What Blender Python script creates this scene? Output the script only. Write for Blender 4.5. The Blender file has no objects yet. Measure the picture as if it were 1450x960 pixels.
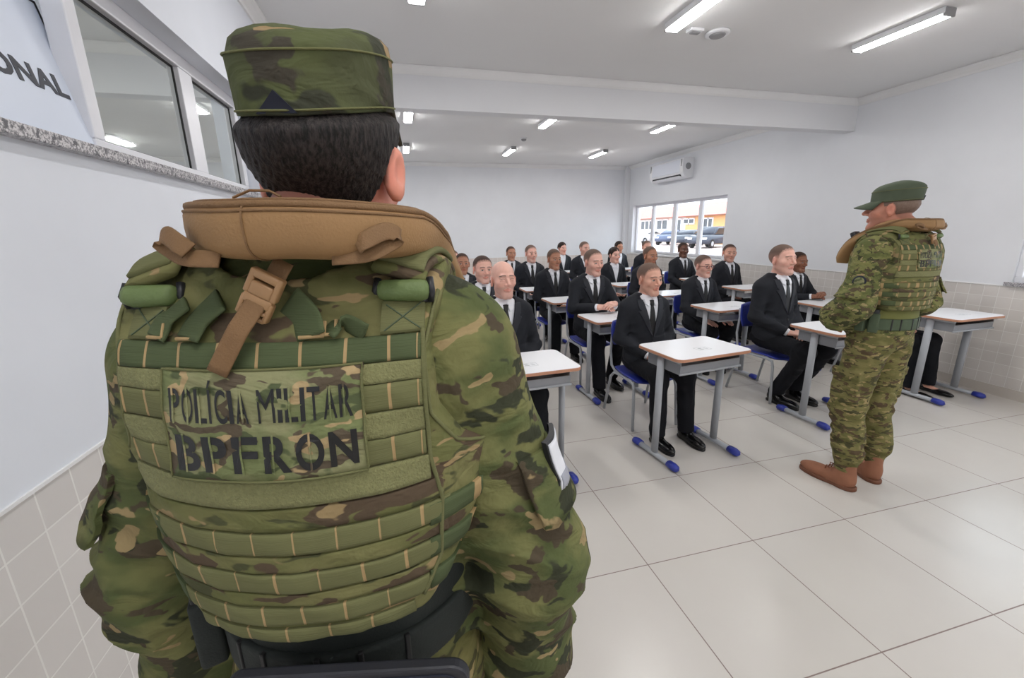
import bpy, bmesh, math, random
import numpy as np
from mathutils import Matrix, Vector

S = bpy.context.scene
COL = S.collection
random.seed(7)
R_ = math.radians

# ------------------------------------------------------------------ camera
CAM_H = 1.535
FPX = 594.76
YAW, PITCH, ROLL = 0.248372, -0.249120, -0.018158
def cam_axes():
    cy, sy = math.cos(YAW), math.sin(YAW)
    f = Vector((sy*math.cos(PITCH), cy*math.cos(PITCH), math.sin(PITCH)))
    r = Vector((cy, -sy, 0)); u = r.cross(f)
    r2 = r*math.cos(ROLL) + u*math.sin(ROLL)
    u2 = -r*math.sin(ROLL) + u*math.cos(ROLL)
    return r2, u2, f
_r, _u, _f = cam_axes()
cd = bpy.data.cameras.new('camera'); cam = bpy.data.objects.new('camera', cd); COL.objects.link(cam)
cd.sensor_width = 36.0; cd.lens = FPX/1450*36.0; cd.clip_start = 0.02; cd.clip_end = 300
cam.matrix_world = Matrix(((_r.x, _u.x, -_f.x, 0), (_r.y, _u.y, -_f.y, 0), (_r.z, _u.z, -_f.z, CAM_H), (0, 0, 0, 1)))
S.camera = cam

# ------------------------------------------------------------------ world, exposure
w = bpy.data.worlds.new('sky'); S.world = w; w.use_nodes = True
bg = w.node_tree.nodes['Background']; bg.inputs[0].default_value = (0.86, 0.92, 1.0, 1); bg.inputs[1].default_value = 1.5
S.view_settings.view_transform = 'Standard'; S.view_settings.look = 'None'
S.view_settings.gamma = 1.0; S.view_settings.use_curve_mapping = False
S.view_settings.exposure = 1.5
S.cycles.max_bounces = 9; S.cycles.diffuse_bounces = 5; S.cycles.glossy_bounces = 4
S.cycles.transparent_max_bounces = 12; S.cycles.sample_clamp_indirect = 6.0
S.cycles.caustics_reflective = False; S.cycles.caustics_refractive = False
LAMP = 24.0           # strength of the ceiling tube diffusers

# ------------------------------------------------------------------ materials
def srgb(r, g, b):
    f = lambda c: (c/255/12.92) if c <= 10 else ((c/255+0.055)/1.055)**2.4
    return (f(r), f(g), f(b), 1)
class NT:
    def __init__(s, name):
        s.m = bpy.data.materials.new(name); s.m.use_nodes = True
        s.t = s.m.node_tree; s.b = s.t.nodes['Principled BSDF']
    def n(s, typ, **kw):
        nd = s.t.nodes.new(typ)
        for k, v in kw.items():
            if k.startswith('i_'):
                key = k[2:]; key = int(key) if key.isdigit() else key
                s.set(nd.inputs[key], v)
            else: setattr(nd, k, v)
        return nd
    def set(s, sock, v):
        if isinstance(v, bpy.types.NodeSocket): s.t.links.new(v, sock)
        else: sock.default_value = v
    def math(s, op, a, b=None, c=None):
        nd = s.t.nodes.new('ShaderNodeMath'); nd.operation = op
        s.set(nd.inputs[0], a)
        if b is not None: s.set(nd.inputs[1], b)
        if c is not None: s.set(nd.inputs[2], c)
        return nd.outputs[0]
    def mix(s, fac, a, b):
        nd = s.t.nodes.new('ShaderNodeMix'); nd.data_type = 'RGBA'
        s.set(nd.inputs[0], fac); s.set(nd.inputs[6], a); s.set(nd.inputs[7], b)
        return nd.outputs[2]
    def coords(s, kind='Object'):
        return s.t.nodes.new('ShaderNodeTexCoord').outputs[kind]
    def mapped(s, scale=(1, 1, 1), loc=(0, 0, 0), kind='Object', rot=(0, 0, 0)):
        nd = s.t.nodes.new('ShaderNodeMapping'); s.t.links.new(s.coords(kind), nd.inputs[0])
        nd.inputs['Scale'].default_value = scale; nd.inputs['Location'].default_value = loc; nd.inputs['Rotation'].default_value = rot
        return nd.outputs[0]
    def noise(s, vec, scale, detail=3, rough=0.5, dist=0.0):
        nd = s.n('ShaderNodeTexNoise', i_Scale=scale, i_Detail=detail, i_Roughness=rough, i_Distortion=dist)
        s.t.links.new(vec, nd.inputs['Vector']); return nd.outputs['Fac']
    def step(s, v, lo, hi):
        nd = s.n('ShaderNodeMapRange'); nd.interpolation_type = 'SMOOTHSTEP'
        s.set(nd.inputs[0], v); nd.inputs[1].default_value = lo; nd.inputs[2].default_value = hi
        return nd.outputs[0]
    def bump(s, h, strength=0.3, dist=0.01):
        nd = s.n('ShaderNodeBump', i_Strength=strength, i_Distance=dist); s.set(nd.inputs['Height'], h)
        s.t.links.new(nd.outputs[0], s.b.inputs['Normal'])
    def base(s, v): s.set(s.b.inputs['Base Color'], v)
    def p(s, **kw):
        for k, v in kw.items(): s.set(s.b.inputs[k.replace('_', ' ')], v)
        return s

def plain(name, rgb, rough=0.6, metal=0.0, vary=0.06, scale=12, bump=0.0, bscale=300, spec=None):
    t = NT(name); c = srgb(*rgb)
    v = t.mapped()
    n = t.noise(v, scale, 2)
    dark = tuple(x*(1-vary) for x in c[:3])+(1,); lite = tuple(min(1, x*(1+vary)) for x in c[:3])+(1,)
    t.base(t.mix(n, dark, lite)); t.p(Roughness=rough, Metallic=metal)
    if spec is not None: t.b.inputs['Specular IOR Level'].default_value = spec
    if bump: t.bump(t.noise(v, bscale, 2), bump, 0.002)
    return t.m

def grid_fac(t, sep, comps, per, off, wid):
    """1 in the joints of a rectangular tile grid; also returns a per-tile random value"""
    out = None; cells = []
    for c, p_, o, w_ in zip(comps, per, off, wid):
        q = t.math('DIVIDE', t.math('SUBTRACT', sep.outputs[c], o), p_)
        fr = t.math('FRACT', q); cells.append(t.math('FLOOR', q))
        d = t.math('ABSOLUTE', t.math('SUBTRACT', fr, 0.5))
        g = t.math('GREATER_THAN', d, 0.5 - w_/p_/2)
        out = g if out is None else t.math('MAXIMUM', out, g)
    cmb = t.n('ShaderNodeCombineXYZ'); t.set(cmb.inputs[0], cells[0]); t.set(cmb.inputs[1], cells[1])
    wn = t.n('ShaderNodeTexWhiteNoise'); t.t.links.new(cmb.outputs[0], wn.inputs[0])
    return out, wn.outputs['Value']

def mat_floor():
    t = NT('floor_porcelain'); v = t.mapped(); sep = t.n('ShaderNodeSeparateXYZ'); t.t.links.new(v, sep.inputs[0])
    g, rnd = grid_fac(t, sep, (0, 1), (0.597, 0.606), (1.0115, 0.8485), (0.0045, 0.0045))
    n1 = t.noise(v, 1.3, 3, 0.5); n2 = t.noise(v, 6, 3, 0.5)
    n3 = t.math('ADD', t.math('MULTIPLY', n1, 0.65), t.math('MULTIPLY', n2, 0.35))
    c = t.mix(t.step(n3, 0.2, 0.8), srgb(201, 196, 190), srgb(206, 202, 196))
    c = t.mix(t.math('MULTIPLY', rnd, 0.25), c, srgb(190, 186, 178))
    t.base(t.mix(g, c, srgb(128, 112, 106)))
    t.p(Roughness=t.math('ADD', t.math('MULTIPLY', g, 0.4), 0.27))
    t.b.inputs['Specular IOR Level'].default_value = 0.5
    t.bump(t.math('SUBTRACT', 1.0, g), 0.25, 0.002)
    return t.m
def mat_wall(name, axis, top, tile=(216, 211, 206), paint=(232, 234, 238)):
    t = NT(name); v = t.mapped(); sep = t.n('ShaderNodeSeparateXYZ'); t.t.links.new(v, sep.inputs[0])
    g, rnd = grid_fac(t, sep, (axis, 2), (0.1025, 0.1), (0.93, top), (0.0042, 0.0042))
    n = t.noise(v, 1.3, 4, 0.6)
    pc = t.mix(t.step(n, 0.3, 0.7), srgb(*[x-5 for x in paint]), srgb(*paint))
    tc = t.mix(t.math('MULTIPLY', rnd, 0.9), srgb(*[x-5 for x in tile]), srgb(*[min(255, x+4) for x in tile]))
    tc = t.mix(g, tc, srgb(232, 230, 226))
    istile = t.math('LESS_THAN', sep.outputs[2], top)
    t.base(t.mix(istile, pc, tc))
    t.p(Roughness=t.math('SUBTRACT', 0.62, t.math('MULTIPLY', istile, t.math('SUBTRACT', 0.36, t.math('MULTIPLY', g, 0.3)))))
    t.bump(t.math('MULTIPLY', istile, t.math('SUBTRACT', 1.0, g)), 0.35, 0.003)
    return t.m
def mat_emit(name, rgb, s):
    t = NT(name); t.base((0.8, 0.8, 0.8, 1)); t.b.inputs['Emission Color'].default_value = rgb+(1,); t.b.inputs['Emission Strength'].default_value = s
    return t.m
def mat_granite():
    t = NT('granite_sill'); v = t.mapped()
    n = t.noise(v, 160, 2, 0.7); n2 = t.noise(v, 60, 3, 0.6)
    c = t.mix(t.step(n, 0.42, 0.58), srgb(120, 118, 122), srgb(205, 202, 204)); c = t.mix(t.step(n2, 0.55, 0.62), c, srgb(82, 80, 86))
    t.base(c); t.p(Roughness=0.3); return t.m
def mat_mirror_glass():
    t = NT('reflective_film_glass'); t.base(srgb(240, 246, 242)); t.p(Metallic=1.0, Roughness=0.03)
    v = t.mapped(); t.bump(t.noise(v, 3.0, 1), 0.02, 0.01); return t.m
def mat_clear_glass():
    m = bpy.data.materials.new('clear_glass'); m.use_nodes = True; nt = m.node_tree
    for n in list(nt.nodes): nt.nodes.remove(n)
    o = nt.nodes.new('ShaderNodeOutputMaterial'); mx = nt.nodes.new('ShaderNodeMixShader'); tr = nt.nodes.new('ShaderNodeBsdfTransparent'); gl = nt.nodes.new('ShaderNodeBsdfGlossy')
    fr = nt.nodes.new('ShaderNodeFresnel'); fr.inputs[0].default_value = 1.45; tr.inputs[0].default_value = (0.94, 0.96, 0.96, 1); gl.inputs['Roughness'].default_value = 0.02
    ge = nt.nodes.new('ShaderNodeNewGeometry'); mu = nt.nodes.new('ShaderNodeMath'); mu.operation = 'MULTIPLY_ADD'; mu.inputs[1].default_value = -1.0; mu.inputs[2].default_value = 1.0
    nt.links.new(ge.outputs['Backfacing'], mu.inputs[0]); m2 = nt.nodes.new('ShaderNodeMath'); m2.operation = 'MULTIPLY'; nt.links.new(mu.outputs[0], m2.inputs[0]); nt.links.new(fr.outputs[0], m2.inputs[1]); nt.links.new(m2.outputs[0], mx.inputs[0]); nt.links.new(tr.outputs[0], mx.inputs[1]); nt.links.new(gl.outputs[0], mx.inputs[2]); nt.links.new(mx.outputs[0], o.inputs[0])
    return m
def mat_camo(name, base, mid, dark, brown, tan, scale=1.0, tan_w=0.5, weave=0.25, seed=0.0, stretch=(1, 1, 1.9), dark_t=0.56, brown_t=0.58):
    """blotchy multi-tone woodland print, longer sideways than up"""
    t = NT(name); v = t.mapped(scale=tuple(scale*s for s in stretch), loc=(seed, seed*1.7, seed*0.6))
    wn = t.n('ShaderNodeTexNoise', i_Scale=14.0, i_Detail=2.0); t.t.links.new(v, wn.inputs['Vector'])
    off = t.n('ShaderNodeVectorMath', operation='MULTIPLY_ADD'); t.t.links.new(wn.outputs['Color'], off.inputs[0])
    off.inputs[1].default_value = (0.07, 0.07, 0.07); t.t.links.new(v, off.inputs[2]); vv = off.outputs[0]
    def shift(k):
        a = t.n('ShaderNodeVectorMath', operation='ADD'); t.t.links.new(vv, a.inputs[0]); a.inputs[1].default_value = (k, k*0.7+3, -k*1.3); return a.outputs[0]
    c = t.mix(t.step(t.noise(shift(1.0), 5.0, 2, 0.5), 0.38, 0.62), srgb(*base), srgb(*mid))
    c = t.mix(t.step(t.noise(shift(9.0), 6.5, 2, 0.5, 0.4), dark_t, dark_t+0.035), c, srgb(*dark))
    c = t.mix(t.step(t.noise(shift(17.0), 6.0, 2, 0.55, 0.5), brown_t, brown_t+0.02), c, srgb(*brown))
    c = t.mix(t.step(t.noise(shift(31.0), 9.0, 1, 0.5, 0.3), 0.64-0.06*(tan_w-0.5), 0.66-0.06*(tan_w-0.5)), c, srgb(*tan))
    t.base(c); t.p(Roughness=0.88); t.b.inputs['Specular IOR Level'].default_value = 0.2
    o = t.coords(); h = t.noise(o, 420, 2, 0.6); h2 = t.noise(o, 26, 3, 0.55)
    h3 = t.noise(t.mapped(scale=(1.0, 1.0, 1.8), rot=(0.4, 0.3, 0)), 13, 3, 0.5, 1.2)
    t.bump(t.math('ADD', t.math('MULTIPLY', h, weave*0.25), t.math('ADD', h2, t.math('MULTIPLY', h3, 2.4))), 0.55, 0.007)
    return t.m
def mat_attr(name, rough=0.5, sss=0.0, spec=0.4):
    t = NT(name); a = t.n('ShaderNodeAttribute', attribute_name='Col'); v = t.mapped()
    n = t.noise(v, 55, 3, 0.6)
    mm = t.n('ShaderNodeMix', data_type='RGBA', blend_type='MULTIPLY'); mm.inputs[0].default_value = 1.0
    t.t.links.new(a.outputs['Color'], mm.inputs[6]); t.t.links.new(t.mix(n, (0.86, 0.84, 0.83, 1), (1.08, 1.06, 1.05, 1)), mm.inputs[7])
    t.base(mm.outputs[2]); t.p(Roughness=rough); t.b.inputs['Specular IOR Level'].default_value = spec
    if sss:
        t.b.inputs['Subsurface Weight'].default_value = sss; t.b.inputs['Subsurface Radius'].default_value = (1, 0.35, 0.2); t.b.inputs['Subsurface Scale'].default_value = 0.006
    t.bump(t.noise(v, 240, 2), 0.12, 0.002)
    return t.m
def mat_hair(name, c1, c2, sc=(260, 260, 60)):
    t = NT(name); v = t.mapped(scale=sc); n = t.noise(v, 1.0, 3, 0.7)
    t.base(t.mix(t.step(n, 0.35, 0.7), srgb(*c1), srgb(*c2))); t.p(Roughness=0.6); t.b.inputs['Specular IOR Level'].default_value = 0.25
    t.bump(n, 0.6, 0.004); return t.m
def mat_web(name, c, rough=0.85, sc=(1, 1, 900), vary=0.12, strength=0.35):
    """woven nylon: fine ribs across plus a slow fade"""
    t = NT(name); v = t.mapped(); r = t.noise(t.mapped(scale=sc), 1.0, 1); n = t.noise(v, 18, 3)
    a = srgb(*c); d = tuple(x*(1-vary*1.6) for x in a[:3])+(1,); l = tuple(min(1, x*(1+vary*1.6)) for x in a[:3])+(1,)
    t.base(t.mix(t.math('ADD', t.math('MULTIPLY', r, 0.4), t.math('MULTIPLY', n, 0.6)), d, l)); t.p(Roughness=rough); t.b.inputs['Specular IOR Level'].default_value = 0.2
    t.bump(r, strength, 0.002); return t.m

M = {}
def build_materials():
    M['floor'] = mat_floor()
    M['wall_y'] = mat_wall('wall_paint_and_tile', 1, 0.99)
    M['wall_x'] = mat_wall('wall_paint_and_tile_across', 0, 0.99, (220, 211, 206))
    M['wall_yl'] = mat_wall('wall_paint_and_tile_near', 1, 1.012, (220, 216, 213), (230, 234, 242))
    M['paint'] = plain('white_paint', (228, 229, 232), 0.7, vary=0.02, scale=2)
    M['ceil'] = plain('ceiling_paint', (232, 232, 232), 0.8, vary=0.02, scale=2)
    M['trimw'] = plain('white_trim', (236, 236, 236), 0.45, vary=0.02)
    M['alum'] = plain('white_aluminium', (232, 233, 238), 0.35, vary=0.03)
    M['gasket'] = plain('black_gasket', (30, 30, 32), 0.6)
    M['granite'] = mat_granite(); M['mirror'] = mat_mirror_glass(); M['glass'] = mat_clear_glass()
    M['panel'] = plain('white_film', (228, 236, 250), 0.25, vary=0.02, scale=1)
    M['ink'] = plain('dark_ink', (62, 64, 72), 0.6)
    M['tube'] = mat_emit('tube_diffuser', (1.0, 0.985, 0.97), LAMP)
    M['plastic_w'] = plain('white_plastic', (238, 239, 242), 0.35, vary=0.02)
    M['plastic_d'] = plain('dark_plastic', (28, 29, 33), 0.45)
    M['plastic_g'] = plain('grey_plastic', (150, 150, 152), 0.5)
    M['steel'] = plain('grey_painted_steel', (168, 172, 178), 0.38, vary=0.05)
    M['tray'] = plain('grey_book_tray', (140, 143, 148), 0.5, vary=0.06)
    M['top'] = plain('white_laminate', (240, 241, 244), 0.28, vary=0.02, scale=4)
    M['edge'] = plain('tan_edge_band', (192, 140, 112), 0.5, vary=0.08, scale=8)
    M['blue'] = plain('blue_plastic', (42, 56, 150), 0.4, vary=0.08)
    M['mark'] = plain('faint_print', (186, 190, 192), 0.5)
    M['suit'] = plain('black_wool', (33, 35, 41), 0.78, vary=0.15, scale=60, bump=0.25, bscale=500, spec=0.25)
    M['suit_t'] = plain('black_wool_trousers', (22, 23, 28), 0.8, vary=0.15, scale=60, bump=0.2, bscale=500, spec=0.2)
    M['suit_l'] = plain('black_lapel', (39, 41, 48), 0.6, vary=0.1, scale=60, bump=0.2, bscale=500, spec=0.3)
    M['shirt'] = plain('white_shirt', (236, 238, 244), 0.7, vary=0.02, bump=0.1)
    M['tie'] = plain('black_tie', (16, 16, 19), 0.5, vary=0.1)
    M['shoe'] = plain('black_leather', (12, 12, 13), 0.22, vary=0.1)
    M['skin'] = mat_attr('skin', 0.48, 0.12)
    M['hair_b'] = mat_hair('black_hair', (16, 14, 14), (58, 52, 50))
    M['hair_s'] = mat_hair('shaved_hair', (116, 98, 87), (150, 129, 116), (500, 500, 500))
    M['hair_d'] = mat_hair('dark_shaved_hair', (62, 52, 47), (92, 78, 70), (500, 500, 500))
    M['hair_a'] = mat_attr('cropped_hair', 0.7, 0.0, 0.2)
    M['hair_w'] = mat_hair('dark_brown_hair', (28, 20, 18), (62, 46, 40))
    M['spec_f'] = plain('dark_red_spectacle_frame', (92, 26, 30), 0.3)
    M['camo'] = mat_camo('uniform_print', (113, 113, 72), (82, 90, 55), (54, 57, 42), (76, 67, 53), (148, 130, 94), 2.2, 0.12, seed=2.0, stretch=(1, 1, 1.7))
    M['camo_f'] = mat_camo('uniform_print_fine', (122, 122, 76), (92, 98, 58), (66, 68, 46), (84, 74, 56), (150, 136, 98), 3.6, 0.5, seed=4.0, stretch=(1, 1, 1.8))
    M['camo_b'] = mat_camo('uniform_print_trousers', (124, 118, 76), (102, 100, 60), (74, 72, 48), (88, 74, 56), (150, 134, 94), 2.4, 0.6, seed=5.0, stretch=(1, 1, 2.4))
    M['camo_v'] = mat_camo('vest_print', (118, 116, 76), (102, 104, 64), (76, 78, 52), (86, 73, 58), (150, 130, 94), 1.8, 0.7, seed=8.0, stretch=(1, 1, 2.4))
    M['camo_c'] = mat_camo('cap_print', (84, 90, 58), (76, 80, 56), (58, 60, 48), (66, 62, 53), (148, 126, 92), 1.5, 0.25, seed=3.0, stretch=(1, 1, 1.4))
    M['camo_p'] = mat_camo('patch_print', (136, 136, 100), (112, 120, 80), (82, 90, 62), (88, 78, 64), (170, 148, 110), 3.2, 0.7, seed=13.0)
    M['cap_g'] = plain('dark_green_cap_cloth', (74, 84, 66), 0.8, vary=0.16, scale=30, bump=0.3)
    M['undershirt'] = plain('olive_stretch_cloth', (112, 114, 62), 0.85, vary=0.1)
    M['web'] = mat_web('olive_webbing', (106, 107, 72)); M['web_d'] = mat_web('green_webbing', (78, 88, 60))
    M['loop'] = plain('olive_loop_fuzz', (122, 122, 82), 0.95, vary=0.25, scale=240, bump=1.0, bscale=420)
    M['tack'] = plain('tan_stitching', (164, 138, 96), 0.8, vary=0.1, scale=200)
    M['coyote'] = plain('coyote_nylon', (146, 112, 72), 0.7, vary=0.12, scale=14, bump=0.3, bscale=380)
    M['coyote_d'] = plain('coyote_binding', (120, 90, 58), 0.75, vary=0.1, scale=60, bump=0.4, bscale=500)
    M['coyote_p'] = plain('coyote_buckle_plastic', (158, 122, 84), 0.4, vary=0.05)
    M['green_p'] = plain('green_strap_pad', (96, 114, 66), 0.6, vary=0.1, scale=30, bump=0.3)
    M['waist_shade'] = plain('shade_darkened_belt', (34, 40, 38), 0.8, vary=0.12, scale=20, bump=0.3)  # near soldier's belt and pouches: shade at his waist put into the colour
    M['belt'] = plain('green_duty_belt', (70, 84, 62), 0.75, vary=0.12, scale=20, bump=0.3)
    M['navy'] = plain('navy_lining', (24, 28, 44), 0.8)
    M['case'] = plain('black_case', (34, 35, 42), 0.5, vary=0.06, scale=20)
    M['letter'] = plain('black_vinyl_letters', (20, 21, 22), 0.42, vary=0.1)
    M['boot'] = plain('brown_suede', (146, 98, 74), 0.85, vary=0.14, scale=24, bump=0.4, bscale=260)
    M['sole'] = plain('brown_rubber', (112, 72, 52), 0.7)
    M['lace'] = plain('brown_laces', (120, 66, 44), 0.8)
build_materials()

# ------------------------------------------------------------------ object helpers
def tag(o, label=None, cat=None, group=None, kind=None):
    if label: o['label'] = label
    if cat: o['category'] = cat
    if group: o['group'] = group
    if kind: o['kind'] = kind
    return o
def mk(name, verts, faces, mats, parent=None, loc=None, rz=0.0, smooth=True, midx=None):
    me = bpy.data.meshes.new(name)
    if isinstance(verts, np.ndarray) and isinstance(faces, np.ndarray):
        nv, nf = len(verts), len(faces); k = faces.shape[1]
        me.vertices.add(nv); me.vertices.foreach_set('co', verts.astype(np.float32).ravel())
        me.loops.add(nf*k); me.loops.foreach_set('vertex_index', faces.astype(np.int32).ravel())
        me.polygons.add(nf); me.polygons.foreach_set('loop_start', np.arange(0, nf*k, k, dtype=np.int32))
    else:
        me.from_pydata([tuple(v) for v in verts], [], [tuple(int(i) for i in f) for f in faces])
    for m in (mats if isinstance(mats, (list, tuple)) else [mats]): me.materials.append(m)
    if midx is not None: me.polygons.foreach_set('material_index', np.asarray(midx, dtype=np.int32))
    if smooth: me.polygons.foreach_set('use_smooth', np.ones(len(me.polygons), dtype=bool))
    me.update(calc_edges=True); me.validate()
    o = bpy.data.objects.new(name, me); COL.objects.link(o)
    if parent: o.parent = parent
    if loc is not None: o.location = loc
    if rz: o.rotation_euler = (0, 0, rz)
    return o
def empty(name, loc=(0, 0, 0), rz=0.0):
    o = bpy.data.objects.new(name, None); COL.objects.link(o); o.location = loc; o.rotation_euler = (0, 0, rz)
    o.empty_display_size = 0.05; return o
def set_col(o, cols):
    a = o.data.color_attributes.new('Col', 'FLOAT_COLOR', 'POINT')
    c = np.ones((len(o.data.vertices), 4), np.float32); c[:, :3] = cols; a.data.foreach_set('color', c.ravel())

class MB:
    """collects simple solids into one mesh; each call may pick a material slot"""
    def __init__(s): s.v = []; s.f = []; s.mi = []
    def add(s, vs, fs, mi=0):
        b = len(s.v); s.v += [tuple(v) for v in vs]; s.f += [tuple(i+b for i in f) for f in fs]; s.mi += [mi]*len(fs); return s
    def box(s, c, h, mi=0, bev=0.0, rot=None):
        bm = bmesh.new(); bmesh.ops.create_cube(bm, size=2)
        for v in bm.verts: v.co = Vector((v.co.x*h[0], v.co.y*h[1], v.co.z*h[2]))
        if bev: bmesh.ops.bevel(bm, geom=bm.edges[:], offset=bev, segments=2, affect='EDGES', profile=0.5)
        mtx = Matrix.Translation(Vector(c)) @ (rot.to_4x4() if rot else Matrix.Identity(4))
        bm.verts.index_update()
        s.add([mtx @ v.co for v in bm.verts], [[v.index for v in f.verts] for f in bm.faces], mi); bm.free(); return s
    def span(s, a, b, mi=0, bev=0.0):
        return s.box([(x+y)/2 for x, y in zip(a, b)], [abs(y-x)/2 for x, y in zip(a, b)], mi, bev)
    def tube(s, pts, r, n=10, mi=0, flat=(1, 1), cap=True, up=(0, 0, 1)):
        pts = [Vector(p) for p in pts]; rr = r if isinstance(r, (list, tuple)) else [r]*len(pts); rings = []
        prev = None
        for i, p in enumerate(pts):
            d = (pts[min(i+1, len(pts)-1)] - pts[max(i-1, 0)]).normalized()
            if prev is None:
                a = d.cross(Vector(up))
                if a.length < 1e-3: a = d.cross(Vector((1, 0, 0)))
            else: a = prev - d*prev.dot(d)
            a.normalize(); prev = a; b = a.cross(d)
            rings.append([p + a*(rr[i]*flat[0]*math.cos(2*math.pi*k/n)) + b*(rr[i]*flat[1]*math.sin(2*math.pi*k/n)) for k in range(n)])
        vs = [v for q in rings for v in q]; fs = []
        for i in range(len(rings)-1):
            for k in range(n): fs.append((i*n+k, i*n+(k+1) % n, (i+1)*n+(k+1) % n, (i+1)*n+k))
        if cap: fs += [tuple(range(n))[::-1], tuple((len(rings)-1)*n+k for k in range(n))]
        return s.add(vs, fs, mi)
    def lathe(s, prof, c=(0, 0, 0), n=24, mi=0, axis='z'):
        vs = []
        for r, z in prof:
            for k in range(n):
                a = 2*math.pi*k/n; q = (r*math.cos(a), r*math.sin(a), z)
                if axis == 'x': q = (q[2], q[0], q[1])
                if axis == 'y': q = (q[0], q[2], q[1])
                vs.append((c[0]+q[0], c[1]+q[1], c[2]+q[2]))
        fs = []
        for i in range(len(prof)-1):
            for k in range(n): fs.append((i*n+k, i*n+(k+1) % n, (i+1)*n+(k+1) % n, (i+1)*n+k))
        fs += [tuple(range(n))[::-1], tuple((len(prof)-1)*n+k for k in range(n))]
        return s.add(vs, fs, mi)
    def prism(s, poly, z0, z1, mi=0, bev=0.0, mside=None):
        n = len(poly); vs = [(x, y, z0) for x, y in poly] + [(x, y, z1) for x, y in poly]
        s.add(vs, [tuple(range(n))[::-1], tuple(range(n, 2*n))], mi)
        b = len(s.v)-2*n
        for k in range(n): s.f.append((b+k, b+(k+1) % n, b+n+(k+1) % n, b+n+k)); s.mi.append(mi if mside is None else mside)
        return s
    def build(s, name, mats, parent=None, loc=None, rz=0.0, smooth=False):
        return mk(name, s.v, s.f, mats, parent, loc, rz, smooth, s.mi)
def rrect(w, h, r, seg=5):
    out = []
    for cx, cy, a0 in ((w/2-r, h/2-r, 0), (-w/2+r, h/2-r, 90), (-w/2+r, -h/2+r, 180), (w/2-r, -h/2+r, 270)):
        for k in range(seg+1):
            a = R_(a0+90*k/seg); out.append((cx+r*math.cos(a), cy+r*math.sin(a)))
    return out
def copy_tree(o, parent=None):
    c = o.copy(); COL.objects.link(c)
    if parent is not None: c.parent = parent
    for ch in list(o.children): copy_tree(ch, c)
    return c

# ------------------------------------------------------------------ distance-field sculpting
def L(v): return np.sqrt((v*v).sum(-1))
def cap(p, a, b, ra, rb=None):
    rb = ra if rb is None else rb
    a = np.asarray(a, np.float32); b = np.asarray(b, np.float32); ba = b-a; pa = p-a
    t = np.clip((pa@ba)/max(float(ba@ba), 1e-9), 0, 1)
    return L(pa - t[..., None]*ba) - (ra + (rb-ra)*t)
def ell(p, c, r, rot=None):
    q = p - np.asarray(c, np.float32)
    if rot is not None: q = q @ np.asarray(rot, np.float32)
    r = np.asarray(r, np.float32); k1 = L(q/r); k2 = L(q/(r*r))
    return k1*(k1-1)/np.maximum(k2, 1e-6)
def rbox(p, c, h, rad=0.0, rot=None):
    q = p - np.asarray(c, np.float32)
    if rot is not None: q = q @ np.asarray(rot, np.float32)
    q = np.abs(q) - (np.asarray(h, np.float32) - rad)
    return L(np.maximum(q, 0)) + np.minimum(q.max(-1), 0) - rad
def smin(a, b, k):
    h = np.maximum(k-np.abs(a-b), 0)/k
    return np.minimum(a, b) - h*h*k*0.25
def smax(a, b, k): return -smin(-a, -b, k)
def rotm(rx=0, ry=0, rz=0):
    return np.array(Matrix.Rotation(rz, 3, 'Z') @ Matrix.Rotation(ry, 3, 'Y') @ Matrix.Rotation(rx, 3, 'X'), dtype=np.float32)
def sstep(x, a, b):
    t = np.clip((x-a)/(b-a), 0, 1); return t*t*(3-2*t)
def folds(p, freq, seed=0.0):
    """cloth ridges: warped sines, about -1..1"""
    x, y, z = p[..., 0], p[..., 1], p[..., 2]
    wx = np.sin(x*7.1*freq+seed)+np.sin(y*9.3*freq+z*5.7*freq+seed*2.1); wy = np.sin(z*6.3*freq+x*4.1*freq+seed*1.3)
    s = np.sin(z*17*freq + 1.6*wx + x*9*freq) * 0.6 + np.sin((x+z)*23*freq + 1.9*wy + y*13*freq + seed)*0.4
    return 1-2*np.abs(s)**0.8
def mesh_sdf(f, lo, hi, h, B=8, slack=1.7):
    lo = np.asarray(lo, np.float32); hi = np.asarray(hi, np.float32)
    nb = np.maximum(1, np.ceil((hi-lo)/(h*B)).astype(int)); n = nb*B
    bi = np.stack(np.meshgrid(*[np.arange(k) for k in nb], indexing='ij'), -1).reshape(-1, 3)
    cen = lo + (bi*B + (B-1)/2)*h
    dc = f(cen.astype(np.float32)); act = np.abs(dc) < B*h*0.87*slack + h*2
    D = np.repeat(np.repeat(np.repeat(np.where(dc < 0, -1.0, 1.0).astype(np.float32).reshape(nb), B, 0), B, 1), B, 2)
    off = np.stack(np.meshgrid(*[np.arange(B)]*3, indexing='ij'), -1).reshape(-1, 3)
    ab = bi[act]
    for s in range(0, len(ab), 1200):
        idx = (ab[s:s+1200, None, :]*B + off[None]).reshape(-1, 3)
        D[idx[:, 0], idx[:, 1], idx[:, 2]] = f((lo + idx*h).astype(np.float32))
    return surf_nets(D, lo, h)
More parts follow.
